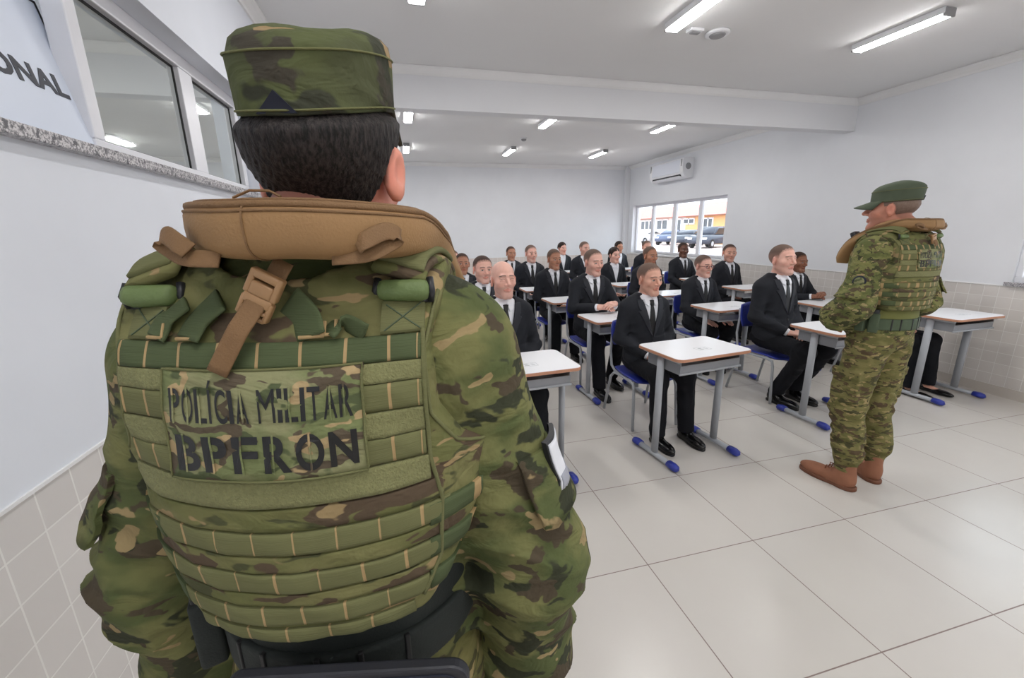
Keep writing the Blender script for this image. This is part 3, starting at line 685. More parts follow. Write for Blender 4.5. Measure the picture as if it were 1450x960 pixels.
def head_cols(q, k, has_hair):
    base = np.array(srgb(*k['skin'])[:3]); c = np.repeat(base[None], len(q), 0)
    x, y, z = np.abs(q[:, 0]), q[:, 1], q[:, 2]
    def blend(mask, col):
        c[:] = c*(1-mask[:, None]) + np.array(col)[None]*mask[:, None]
    red = np.array(base*np.array([1.05, 0.80, 0.78]))
    blend(0.35*np.exp(-(((x-0.045)/0.022)**2+((z+0.03)/0.02)**2))*(y > 0.03), red)
    blend(0.3*np.exp(-((x/0.016)**2+((z+0.026)/0.014)**2))*(y > 0.09), red)
    blend(0.6*(np.exp(-(((x-0.083)/0.012)**2+((z+0.005)/0.03)**2)))*(y < 0.03)*(x > 0.074), red)
    lip = sstep(0.013-np.abs(z+0.0622+0.05*x)-0.30*np.maximum(0, x-0.004), 0, 0.005)*(x < 0.026)*(y > 0.07); blend(0.75*lip, base*np.array([0.82, 0.50, 0.48]))
    st = k.get('stubble', 0.25)
    beard = sstep(-z, 0.035, 0.055)*(1-sstep(-z, 0.118, 0.13))*sstep(y, 0.0, 0.03)*(1-lip); blend(st*beard, base*np.array([0.42, 0.42, 0.46]))
    if k.get('scalp', 0.0):
        blend(k['scalp']*sstep(hairline(q, k.get('lift', 0)), -0.006, 0.012)*(x < 0.079), base*0.30)
    br = sstep(0.0052-np.abs(z-(0.0245+0.004*np.sin(x*60)-0.10*np.maximum(0, x-0.036))), 0, 0.004)*(x > 0.011)*(x < 0.049)*(y > 0.045); blend(0.85*br, k.get('brow', (0.03, 0.022, 0.018)))
    e = np.stack([x-0.031, y-0.0735, z-0.003], -1); de = L(e)
    if not k.get('closed'):
        op = (de < 0.0146)*(y > 0.079)*(np.abs(z-0.0025) < 0.0062*np.sqrt(np.maximum(0, 1-((x-0.031)/0.0125)**2))+0.0008)
        blend(0.95*op, (0.55, 0.52, 0.50))
        gx = q[:, 0]-np.sign(q[:, 0])*0.031 - k.get('gaze', 0.0); blend(op*(np.sqrt(gx**2+(z-0.003)**2) < 0.0062), (0.035, 0.02, 0.014))
    blend(0.7*sstep(0.0022-np.abs(z-(0.0085-18*(x-0.031)**2)), 0, 0.0016)*(np.abs(x-0.031) < 0.0135)*(y > 0.066), (0.03, 0.02, 0.018))
    return c
def hand_sdf(p, wr, rot, side, curl, spread=0.0, thumb=0.5):
    """rot columns: thumb side, finger direction, back of hand"""
    q = (p - np.asarray(wr, np.float32)) @ np.asarray(rot, np.float32)
    d = rbox(q, (0.002, 0.047, 0), (0.039, 0.046, 0.0125), 0.0115)
    d = smin(d, cap(q, (0, -0.008, 0), (0, 0.012, 0), 0.026, 0.025), 0.02)
    for i, (x, l) in enumerate(((0.029, 0.070), (0.010, 0.078), (-0.010, 0.073), (-0.028, 0.056))):
        a = np.array([x, 0.088-0.004*abs(i-1), 0.0]); ang = 0.0; r = 0.0088-0.0006*(i == 3)
        for s_, f_ in enumerate((0.44, 0.32, 0.26)):
            ang += curl*(0.8, 1.0, 0.7)[s_]; sx = math.sin(spread*(1.5-i)*0.3)
            b = a + l*f_*np.array([sx, math.cos(ang), -math.sin(ang)]); d = smin(d, cap(q, a, b, r, r-0.0008), 0.006 if s_ else 0.009); a = b; r -= 0.0007
    t0 = np.array([0.030, 0.018, -0.006]); t1 = t0+np.array([0.022*thumb+0.006, 0.032, -0.010]); t2 = t1+np.array([0.004*thumb, 0.030, -0.012]); t3 = t2 + np.array([-0.006, 0.022, -0.008])
    d = smin(d, cap(q, t0, t1, 0.0135, 0.0112), 0.014); d = smin(d, cap(q, t1, t2, 0.0108, 0.0098), 0.004); d = smin(d, cap(q, t2, t3, 0.0098, 0.0080), 0.004)
    return d
def frame_of(fwd, back):
    """hand frame from the finger direction and the back-of-hand direction; column 0 = fwd x back"""
    f = np.array(fwd, float); f /= np.linalg.norm(f); b = np.array(back, float); b -= f*(b@f); b /= np.linalg.norm(b)
    return np.stack([np.cross(f, b), f, b], 1)

# ------------------------------------------------------------------ seated recruits in black suits
SH_Z = 1.0
HEADC = np.array([0, 0.016, 1.206], np.float32)
POSES = {'lap': dict(el=(0.222, 0.0, 0.735), wr=(0.085, 0.205, 0.625)), 'desk': dict(el=(0.235, 0.10, 0.775), wr=(0.085, 0.335, 0.815)), 'open': dict(el=(0.228, 0.06, 0.74), wr=(0.13, 0.30, 0.62))}
def torso_sdf(m):
    d = ell(m, (0, -0.015, 0.885), (0.166, 0.120, 0.21))
    d = smin(d, cap(m, (0, -0.025, 0.985), (0.132, -0.03, 0.985), 0.070, 0.058), 0.06)
    d = smin(d, ell(m, (0, 0.0, 0.66), (0.160, 0.126, 0.19)), 0.08)
    d = smin(d, cap(m, (0.10, -0.03, 1.015), (0.0, -0.03, 1.06), 0.042, 0.055), 0.05)
    return d
def mir(p):
    m = p.copy(); m[..., 0] = np.abs(m[..., 0]); return m
def wv(z): return np.interp(z, [0.745, 0.80, 0.92, 1.02, 1.08], [0.0, 0.014, 0.040, 0.066, 0.078])
def jacket_sdf(p, pose, fem=False):
    P = POSES[pose]; m = mir(p)
    t = torso_sdf(m) - 0.010
    t = smin(t, ell(m, (0, 0.045, 0.57), (0.190, 0.165, 0.105)), 0.06)
    el, wr = np.array(P['el']), np.array(P['wr'])
    arm = smin(cap(m, (0.160, -0.03, 0.975), el, 0.065, 0.051), cap(m, el, wr, 0.051, 0.038), 0.03)
    d = smin(t, arm, 0.035)
    nb = np.exp(-((L(m-el.astype(np.float32))/0.11)**2)) + 0.55*np.exp(-(((m[..., 2]-0.62)/0.10)**2)) + 0.18
    d = d - 0.0052*nb*folds(p, 2.1, 1.3)
    z, y, x = p[..., 2], p[..., 1], m[..., 0]
    d = d - 0.004*((p[..., 0] < 0.012) & (z < 0.76) & (y > 0))*sstep(0.012-p[..., 0], 0, 0.006)
    d = smax(d, -np.maximum(np.maximum(x - wv(z), 0.0-(y-0.02)), 0.745-z), 0.004)
    d = smax(d, -(cap(p, (0, -0.03, 0.99), (0, -0.02, 1.25), 0.060, 0.074)), 0.006)
    dw = (wr-el)/np.linalg.norm(wr-el)
    d = smax(d, ((m-wr.astype(np.float32))@dw.astype(np.float32)) + 0.012 - 3.0*np.maximum(0, x-0.30)*0, 0.004)
    return d
def shirt_sdf(p, pose):
    P = POSES[pose]; m = mir(p); z = p[..., 2]
    d = np.maximum(np.maximum(torso_sdf(m)-0.001, m[..., 0]-0.12), 0.70-z)
    ax = L(np.stack([p[..., 0], p[..., 1]+0.026-0.10*(z-1.05)], -1))
    col = np.maximum(np.abs(ax-(0.0655-0.10*(z-1.05)))-0.0045, np.maximum(z-(1.098-0.30*np.maximum(0, p[..., 1]+0.02)), 1.015-z))
    d = np.minimum(d, smax(col, -np.maximum(m[..., 0]-np.maximum(0.0, (z-1.045)*0.35), -p[..., 1]), 0.003))
    x = m[..., 0]
    pt = np.maximum.reduce([torso_sdf(m)-0.012, -(torso_sdf(m)-0.002), x-0.058, 0.012-x+0.35*np.maximum(0, 1.045-z), z-1.062, (1.002+0.75*np.abs(x-0.030))-z, -p[..., 1]])
    d = np.minimum(d, pt)
    el, wr = np.array(P['el']), np.array(P['wr']); dw = (wr-el)/np.linalg.norm(wr-el)
    s = (m-wr.astype(np.float32))@dw.astype(np.float32)
    cf = np.maximum(cap(m, el, wr+dw*0.05, 0.047, 0.030), np.maximum(s-0.008, -0.06-s))
    return np.minimum(d, cf)
def lapel_sdf(p):
    m = mir(p); z, x = p[..., 2], m[..., 0]; t = torso_sdf(m)
    wl = np.interp(z, [0.755, 0.80, 0.90, 0.962, 0.970, 0.985, 1.03, 1.07], [0.0, 0.020, 0.047, 0.064, 0.040, 0.052, 0.046, 0.036])
    return np.maximum.reduce([t-0.0165, -(t-0.004), x-(wv(z)+wl), (wv(z)-0.002)-x, 0.757-z, z-1.055, -p[..., 1]-0.015])
def tie_sdf(p):
    m = mir(p); z, x = p[..., 2], m[..., 0]; t = torso_sdf(m)
    w_ = np.interp(z, [0.72, 0.82, 0.96, 1.008, 1.014, 1.03, 1.048], [0.036, 0.032, 0.021, 0.013, 0.017, 0.022, 0.021])
    b = smax(np.maximum(t-0.0075, -(t-0.0005)), x-w_, 0.004)
    k = smax(np.maximum(t-0.016, -(t-0.0)), x-np.interp(z, [1.005, 1.05], [0.011, 0.021]), 0.006)
    return np.maximum(np.minimum(np.maximum(b, z-1.02), np.maximum(k, np.maximum(z-1.05, 1.006-z))), np.maximum(0.70-z, -p[..., 1]))
def blouse_sdf(p):
    return shirt_sdf(p, 'lap')
LEGS = {'fwd': ((0.115, 0.42, 0.515), (0.125, 0.46, 0.085)), 'tuck': ((0.12, 0.41, 0.51), (0.11, 0.20, 0.10)), 'mixl': ((0.115, 0.42, 0.515), (0.12, 0.50, 0.085)), 'mixr': ((0.12, 0.41, 0.51), (0.125, 0.27, 0.09))}
STANCE = {'even': ('fwd', 'fwd'), 'tucked': ('tuck', 'tuck'), 'split': ('mixl', 'mixr')}
def trousers_sdf(p, stance):
    d = ell(p, (0, -0.01, 0.535), (0.175, 0.155, 0.088))
    for s, nm in ((1, STANCE[stance][0]), (-1, STANCE[stance][1])):
        kn, an = LEGS[nm]; kn = np.array(kn)*(s, 1, 1); an = np.array(an)*(s, 1, 1)
        a = smin(cap(p, (s*0.085, 0.0, 0.530), kn, 0.086, 0.066), cap(p, kn, an, 0.066, 0.060), 0.04)
        a = np.maximum(a, an[2]-0.012-p[..., 2]); d = smin(d, a, 0.03)
    nb = np.exp(-(((p[..., 1]-0.40)/0.09)**2))+0.35
    return d - 0.0035*nb*folds(p[..., [0, 2, 1]], 2.1, 0.7)
def shoe_sdf(p, an, s, heel=0.0):
    q = p - np.array([an[0]*s, an[1], 0], np.float32); z = q[..., 2]
    d = smin(ell(q, (0, -0.01, 0.050), (0.040, 0.062, 0.055)), ell(q, (0.004*s, 0.115, 0.030), (0.047, 0.105, 0.036)), 0.05)
    d = smin(d, cap(q, (0, -0.015, 0.05), (0, -0.015, 0.10), 0.042, 0.040), 0.02)
    d = np.maximum(d, 0.012-z)
    sole = np.maximum(smin(ell(q, (0, -0.03, 0.012), (0.038, 0.048, 0.05)), ell(q, (0.004*s, 0.105, 0.012), (0.049, 0.115, 0.05)), 0.05), np.abs(z-0.009)-0.009)
    return np.minimum(d, sole)
def pump_sdf(p, an, s):
    q = p - np.array([an[0]*s, an[1], 0], np.float32); z = q[..., 2]
    d = smin(ell(q, (0, -0.02, 0.035), (0.034, 0.050, 0.04)), ell(q, (0.003*s, 0.11, 0.022), (0.040, 0.115, 0.030)), 0.05)
    d = np.maximum(d, 0.004-z)
    d = smax(d, -ell(q, (0, 0.02, 0.072), (0.030, 0.075, 0.05)), 0.004)
    return d
_cache = {}
def cached(key, fn):
    if key not in _cache: _cache[key] = fn()
    return _cache[key]
def garment(name, key, fn, mat, parent):
    """first use builds the mesh, later uses share it"""
    if key in _cache:
        o = bpy.data.objects.new(name, _cache[key]); COL.objects.link(o); o.parent = parent; return o
    v, q = fn(); o = mk(name, v, q, mat, parent); _cache[key] = o.data; return o
def recruit(X, Y, crown, k, pose, stance, yaw, pitch, label, hair='hair_s', hair_t=0.004, res=0.003, glasses=False, fem=False, body_yaw=0.0, roll=0.0):
    Rm = rotm(R_(-pitch), R_(roll), R_(yaw)); hc = HEADC
    pivot = hc + np.array([0, -0.025, -0.10], np.float32)
    pivot = pivot.astype(np.float32)
    HS = 1.06
    def to_head(p): return ((p - pivot) @ Rm)/HS + (pivot-hc)
    P = POSES[pose]; hands = []
    for s in (1, -1):
        el, wr = np.array(P['el'])*(s, 1, 1), np.array(P['wr'])*(s, 1, 1)
        if pose == 'desk': fwd, back, cu = (-s*0.85, 0.55, 0.04), (s*0.25, 0.25, 0.93), 0.34
        elif pose == 'open': fwd, back, cu = (-s*0.15, 0.95, -0.12), (s*0.15, 0.1, 1.0), 0.18
        else: fwd, back, cu = (-s*0.75, 0.62, -0.14), (s*0.2, 0.1, 0.95), 0.30
        if pose == 'desk' and s < 0: wr = wr + (0, 0.012, 0.026)
        Fm = frame_of(fwd, back)
        hands.append((s, el, wr, Fm*np.array([-1, 1, 1]) if s > 0 else Fm, cu))
    def f(p):
        nk = k.get('neck', 1.0)
        d = cap(p, (0, -0.006, 1.14), (0, -0.030, 1.00), 0.0535*nk, 0.0565*nk)
        up = p[..., 2] > 1.0
        if up.any(): d[up] = smin(d[up], head_sdf(to_head(p[up]), k, neck=False)*HS, 0.025)
        dn = p[..., 2] < 1.06; q = p[dn]
        if len(q):
            e = smin(d[dn], cap(q, (-0.11, -0.03, 0.965), (0.11, -0.03, 0.965), 0.050), 0.03)
            e = smin(e, cap(q, (0, -0.02, 0.95), (0, -0.01, 0.62), 0.075, 0.075), 0.05)
            for s, el, wr, Fm, cu in hands:
                e = smin(e, smin(cap(q, (s*0.145, -0.03, 0.965), el, 0.034, 0.030), cap(q, el, wr, 0.030, 0.026), 0.02), 0.02)
                nr = (L(q-wr.astype(np.float32)) < 0.30) & (q[..., 2] > 0.45)
                if nr.any(): e[nr] = np.minimum(smin(e[nr], hand_sdf(q[nr], wr, Fm, s, cu), 0.006), e[nr])
            if fem:
                for s, nm in ((1, STANCE[stance][0]), (-1, STANCE[stance][1])):
                    kn, an = (np.array(x)*(s, 1, 1) for x in LEGS[nm])
                    e = smin(e, smin(cap(q, (s*0.06, 0, 0.60), kn, 0.055, 0.045), cap(q, kn, an+np.array([0, 0, 0.06]), 0.045, 0.033), 0.02), 0.04)
                    e = smin(e, smin(cap(q, an+np.array([0, 0, 0.06]), an*(1, 1, 0)+np.array([0, 0.0, 0.045]), 0.034, 0.030), cap(q, an*(1, 1, 0)+np.array([0, 0.0, 0.045]), an*(1, 1, 0)+np.array([0, 0.10, 0.026]), 0.031, 0.024), 0.02), 0.02)
            d[dn] = e
        return d
    v, q = mesh_sdf(f, (-0.33, -0.16, 0.0 if fem else 0.50), (0.33, 0.62, 1.36), res)
    hv = v
    b = mk('person', v, q, M['skin'], None, (X, Y, 0), math.pi+R_(body_yaw))
    sc = crown/1.338; b.scale = (sc, sc, sc)
    cols = np.repeat(np.array(srgb(*k['skin'])[:3])[None], len(v), 0)
    up = v[:, 2] > 1.06; cols[up] = head_cols(to_head(v[up]), k, hair is not None); set_col(b, cols)
    tag(b, label, 'person', 'recruits in black suits seated at the desks')
    if hair:
        li = k.get('lift', 0.0)
        def hf(p):
            h = to_head(p); m = mir(h)
            d = skull(m, k) - hair_t*(0.15+0.85*sstep(hairline(h, li), 0, 0.05))
            if not fem:
                return smax(np.maximum(d, -(hairline(h, li))*0.8), -ell(m, (0.082, -0.010, -0.004), (0.022, 0.025, 0.036)), 0.004)
            hl = h[..., 2]-np.interp(h[..., 1], [-0.10, -0.03, 0.0, 0.03, 0.06, 0.09], [-0.075, -0.075, -0.03, 0.015, 0.055, 0.070])
            d = smax(d, -hl*0.8, 0.008)
            d = smin(d, ell(h, (0, -0.118, 0.020), (0.040, 0.030, 0.038)), 0.012)
            return smax(d, -np.maximum(m[..., 0]-0.0025, 0.06-h[..., 2]), 0.006)
        vv, qq = mesh_sdf(hf, (-0.125, -0.19, 1.05), (0.125, 0.165, 1.345), max(res, 0.0032)); 
        if fem: mk('hair', vv, qq, M[hair], b)
        else:
            ho = mk('hair', vv, qq, M['hair_a'], b); h = to_head(vv); hh = hairline(h, li)
            jag = 0.0025*np.sin(h[:, 0]*310)+0.003*np.sin(h[:, 0]*830+h[:, 1]*410)+0.002*np.sin(h[:, 1]*560+1.0)
            fd = sstep(hh+jag, 0.002, 0.030)*(0.72+0.28*sstep(h[:, 2], 0.02, 0.07))
            hcol = np.array(srgb(*((92, 78, 70) if hair == 'hair_s' else (52, 43, 39) if hair == 'hair_d' else (30, 26, 25)))[:3]); sk = np.array(srgb(*k['skin'])[:3])*0.80
            set_col(ho, sk[None]*(1-fd[:, None]*0.93)+hcol[None]*fd[:, None]*0.93)
    if glasses:
        g = MB()
        for s in (-1, 1):
            ring = [(s*0.033+0.0215*math.cos(a)*(1 if abs(math.cos(a)) < 0.9 else 0.98), 0.105-0.010*abs(math.cos(a)), 0.001+0.0165*math.sin(a)) for a in [2*math.pi*i/20 for i in range(21)]]
            g.tube(ring, 0.0026, 6, cap=False); g.tube([(s*0.0545, 0.096, 0.004), (s*0.075, 0.060, 0.006), (s*0.083, 0.0, 0.006)], 0.0028, 6)
        g.tube([(-0.012, 0.106, 0.004), (0, 0.109, 0.006), (0.012, 0.106, 0.004)], 0.0028, 6)
        vv = np.array(g.v); vv = ((vv-(pivot-hc))*HS) @ Rm.T + pivot; g.v = [tuple(x) for x in vv]
        go = g.build('eyeglasses', M['spec_f'], b, smooth=True); go['label'] = 'dark red-rimmed eyeglasses'
    box = ((-0.36, -0.20, 0.42), (0.36, 0.48, 1.12))
    garment('jacket', ('jacket', pose), lambda: mesh_sdf(lambda p: jacket_sdf(p, pose), *box, 0.0055), M['suit'], b)
    garment('shirt', ('shirt', pose), lambda: mesh_sdf(lambda p: shirt_sdf(p, pose), (-0.20, -0.16, 0.55), (0.20, 0.42, 1.12), 0.0034), M['shirt'], b)
    garment('lapels', ('lapel', 0), lambda: mesh_sdf(lapel_sdf, (-0.16, -0.1, 0.74), (0.16, 0.17, 1.08), 0.0034), M['suit_l'], b)
    if not fem: garment('tie', ('tie', 0), lambda: mesh_sdf(tie_sdf, (-0.05, -0.02, 0.69), (0.05, 0.17, 1.07), 0.0026), M['tie'], b)
    garment('trousers', ('trousers', stance), lambda: mesh_sdf(lambda p: trousers_sdf(p, stance), (-0.26, -0.20, 0.04), (0.26, 0.58, 0.66), 0.007), M['suit_t'], b)
    for s, nm in ((1, STANCE[stance][0]), (-1, STANCE[stance][1])):
        an = LEGS[nm][1]; fn = pump_sdf if fem else shoe_sdf
        garment('shoe', ('shoe', nm, s, fem), lambda: mesh_sdf(lambda p: fn(p, an, s), (an[0]*s-0.07, an[1]-0.09, -0.012), (an[0]*s+0.07, an[1]+0.26, 0.16), 0.004), M['shoe'], b)
    btn = cached(('btn', 0), lambda: [march(lambda p: jacket_sdf(p, 'lap'), np.array([[0.004, 0.4, zz]], np.float32), (0, -1, 0))[0] for zz in (0.715, 0.64)])
    for zz, tt in zip((0.715, 0.64), btn): MB().lathe([(0.008, -0.003), (0.008, 0.001), (0.006, 0.002)], (0.004, 0.4-tt, zz), 10, 0, 'y').build('button', M['plastic_d'], b, smooth=True)
    return b
# skin tones sampled by eye
T_P, T_M, T_T, T_B, T_D = (229, 181, 165), (219, 169, 149), (190, 138, 112), (142, 96, 74), (112, 76, 62)
# X, Y, crown height, head, pose, stance, head yaw, head pitch, label, short name for the desk and chair, extras
RECRUITS = [
 (0.665, 2.86, 1.340, dict(skin=T_P, w=0.97, jaw=0.98, closed=True, stubble=0.28, scalp=0.06), 'lap', 'even', 6, -4, 'bald man with lowered eyes in a black suit, front row nearest the near soldier', 'bald man with lowered eyes', dict(hair=None, res=0.0026)),
 (1.84, 2.92, 1.285, dict(skin=T_M, w=1.0, jaw=0.95, scalp=0.45, stubble=0.12), 'lap', 'even', 8, 2, 'young man in a black suit at the middle front desk, ears standing out', 'young man at the middle front desk', dict(res=0.0026)),
 (3.26, 3.07, 1.385, dict(skin=T_P, w=0.98, jaw=1.02, closed=True, scalp=0.40, stubble=0.16), 'lap', 'tucked', -4, -3, 'upright man in a black suit with closed eyes, right of the middle front desk', 'upright man with closed eyes', dict(res=0.0026, body_yaw=6)),
 (4.62, 3.10, 1.270, dict(skin=T_M, w=0.95, jaw=0.9), 'lap', 'even', 0, 0, 'woman in black trousers and black pumps mostly hidden behind the standing soldier', 'woman hidden behind the standing soldier', dict(hair='hair_w', hair_t=0.012, fem=True)),
 (0.725, 3.97, 1.325, dict(skin=T_P, w=1.06, jaw=1.08, scalp=0.45, stubble=0.2), 'lap', 'even', 8, 2, 'broad-faced man in a black suit directly behind the bald man', 'broad-faced man', dict(hair='hair_d', res=0.003)),
 (1.855, 3.97, 1.355, dict(skin=T_P, w=1.02, jaw=1.05, scalp=0.30, stubble=0.18, lift=0.008), 'desk', 'split', 10, 4, 'man in a black suit with hands clasped on the desk, second row', 'man with clasped hands', dict(res=0.0026)),
 (3.20, 4.02, 1.255, dict(skin=T_P, w=1.0, jaw=1.0, scalp=0.5, stubble=0.15), 'open', 'tucked', 5, 2, 'man wearing dark red-rimmed glasses and a black suit', 'man with glasses', dict(glasses=True, res=0.0026)),
 (4.59, 4.10, 1.245, dict(skin=T_B, w=0.96, jaw=0.96, scalp=0.55, stubble=0.1), 'desk', 'even', 0, 2, 'dark-skinned man in a black suit with hands on his desk, beside the standing soldier', 'dark-skinned man with hands on the desk', dict(hair='hair_d')),
 (0.685, 5.05, 1.300, dict(skin=T_T, w=0.98, scalp=0.6, stubble=0.25), 'lap', 'even', 2, -3, 'man with dark cropped hair, third from the front in the left column', 'dark-cropped man in the left column', dict(hair='hair_d', hair_t=0.006)),
 (1.85, 5.10, 1.320, dict(skin=T_T, w=0.96, scalp=0.5, stubble=0.2), 'lap', 'even', 8, 3, 'tanned man in a black suit behind the man with clasped hands', 'tanned man in the third row', dict()),
 (3.215, 5.10, 1.315, dict(skin=T_T, w=0.98, scalp=0.32, stubble=0.3, lift=0.01), 'lap', 'even', 6, 2, 'man with receding cropped hair right behind the young man at the middle front desk', 'man with receding cropped hair', dict()),
 (4.575, 5.20, 1.310, dict(skin=T_M, w=1.04, jaw=1.04, scalp=0.55, stubble=0.3), 'lap', 'even', -22, 0, 'man in a black suit seated against the tiled right wall below the window edge', 'man against the tiled right wall', dict(hair='hair_d')),
 (0.70, 6.10, 1.300, dict(skin=T_P, w=0.98, scalp=0.35), 'lap', 'even', 6, 0, 'pale man in a black suit half hidden in the left column, fourth from the front', 'pale man in the left column', dict(res=0.004)),
 (1.855, 6.10, 1.345, dict(skin=T_P, w=0.98, scalp=0.4, stubble=0.15), 'lap', 'even', 8, 0, 'tall pale man in a black suit, fourth row, left of the tanned man', 'tall pale man in the fourth row', dict(res=0.0034)),
 (3.23, 6.12, 1.275, dict(skin=T_P, w=0.93, jaw=0.88, stubble=0.0), 'lap', 'even', 6, 0, 'woman in a black suit and open white collar, hair tied back, fourth row', 'woman with an open white collar', dict(hair='hair_w', hair_t=0.011, fem=True, res=0.0034)),
 (4.57, 6.25, 1.315, dict(skin=T_D, w=0.97, jaw=0.98, scalp=0.5, stubble=0.1, lift=-0.002), 'open', 'even', -12, -2, 'dark-skinned man in a black suit in front of the right window', 'dark-skinned man by the window', dict(hair='hair_d', res=0.0034)),
 (0.70, 7.17, 1.310, dict(skin=T_P, w=0.97, scalp=0.5), 'lap', 'even', 4, 0, 'man with black hair at the far back of the left column', 'black-haired man in the left column', dict(hair='hair_b', hair_t=0.007, res=0.004)),
 (1.835, 7.22, 1.295, dict(skin=T_T, w=0.97, scalp=0.5, stubble=0.2), 'lap', 'even', 4, 0, 'tanned man in a black suit near the back wall, left of the tall pale man', 'tanned man near the back wall', dict(hair='hair_d', res=0.004)),
 (3.21, 7.22, 1.345, dict(skin=T_P, w=1.0, scalp=0.25, stubble=0.15), 'lap', 'even', 10, 0, 'man with shaved head behind and above the man with clasped hands', 'shaved man near the back', dict(res=0.004)),
 (4.56, 7.35, 1.330, dict(skin=T_M, w=1.0, scalp=0.3, stubble=0.2), 'lap', 'even', -8, 0, 'shaved man in a black suit at the left end of the right window', 'shaved man by the far window end', dict(res=0.004)),
 (3.215, 8.35, 1.310, dict(skin=T_P, w=0.93, jaw=0.9, stubble=0.0), 'lap', 'even', 12, 0, 'woman with dark hair in the last row, against the plain back wall', 'woman in the last row', dict(hair='hair_w', hair_t=0.012, fem=True, res=0.004)),
 (4.55, 8.42, 1.300, dict(skin=T_T, w=0.93, jaw=0.9, stubble=0.0), 'lap', 'even', 0, 0, 'woman with tied-back hair in the last row, near the corner left of the window', 'woman in the last row near the corner', dict(hair='hair_w', hair_t=0.012, fem=True, res=0.004)),
]
DESK_AT = {0: (0.66, 2.35, 3), 1: (1.85, 2.335, 6), 2: (3.33, 2.50, 2), 3: (4.70, 2.58, 1), 4: (0.68, 3.42, 1), 5: (1.87, 3.46, 2), 6: (3.19, 3.57, 2), 7: (4.58, 3.61, 0), 9: (1.87, 4.55, 2), 11: (4.52, 4.68, 0)}
desk0 = make_desk(); chair0 = make_chair(); first = True
for i, (X, Y, crown, k, pose, stance, yaw, pitch, label, short, ex) in enumerate(RECRUITS):
    recruit(X, Y, crown, k, pose, stance, yaw, pitch, label, **ex)
    dk = desk0 if first else copy_tree(desk0); ch = chair0 if first else copy_tree(chair0); first = False
    dx, dy, dr = DESK_AT.get(i, (X+0.02, Y-0.53, (i*37 % 5)-2))
    sc_ = min(1.0, crown/1.338); ch.scale = (1, 1, sc_); dk.scale = (1, 1, sc_ if pose == 'desk' else 1)
    dk.location = (dx, dy, 0); dk.rotation_euler = (0, 0, R_(dr))
    tag(dk, 'white-topped steel student desk in front of the ' + short, 'desk', 'student desks')
    ch.location = (X, Y-0.012, 0); ch.rotation_euler = (0, 0, math.pi+R_(ex.get('body_yaw', 0)))
    tag(ch, 'blue plastic school chair under the ' + short, 'chair', 'school chairs')
# ------------------------------------------------------------------ the two soldiers
def u_torso(m):
    d = ell(m, (0, 0.0, 1.27), (0.180, 0.132, 0.235))
    d = smin(d, cap(m, (0, -0.005, 1.405), (0.145, -0.005, 1.405), 0.082, 0.070), 0.07)
    d = smin(d, cap(m, (0.10, -0.008, 1.435), (0.0, -0.012, 1.485), 0.046, 0.058), 0.05)
    d = smin(d, ell(m, (0, 0.012, 1.02), (0.158, 0.128, 0.20)), 0.09)
    return d
def sweep(path, hw, hh, rights, n=20, ex=0.55, ends=True):
    """rounded cross-section swept along a path; rights = the sideways axis at each station"""
    P = [Vector(p) for p in path]; rings = []
    for i, p in enumerate(P):
        d = (P[min(i+1, len(P)-1)]-P[max(i-1, 0)]).normalized(); r = Vector(rights[i]); r = (r-d*r.dot(d)).normalized(); u = r.cross(d)
        ring = []
        for k in range(n):
            a = 2*math.pi*k/n; c, s = math.cos(a), math.sin(a)
            ring.append(p + r*(hw[i]*math.copysign(abs(c)**ex, c)) + u*(hh[i]*math.copysign(abs(s)**ex, s)))
        rings.append(ring)
    vs = [v for q in rings for v in q]; fs = []
    for i in range(len(rings)-1):
        for k in range(n): fs.append((i*n+k, i*n+(k+1) % n, (i+1)*n+(k+1) % n, (i+1)*n+k))
    if ends: fs += [tuple(range(n))[::-1], tuple((len(rings)-1)*n+k for k in range(n))]
    return MB().add(vs, fs)
def spline(pts, m=6):
    """Catmull-Rom through rows of numbers"""
    a = np.array(pts, float); e = np.vstack([2*a[0]-a[1], a, 2*a[-1]-a[-2]]); out = []
    for i in range(1, len(e)-2):
        for k in range(m):
            t = k/m; p0, p1, p2, p3 = e[i-1:i+3]
            out.append(0.5*(2*p1+(p2-p0)*t+(2*p0-5*p1+4*p2-p3)*t*t+(3*p1-p0-3*p2+p3)*t**3))
    out.append(a[-1]); return np.array(out)
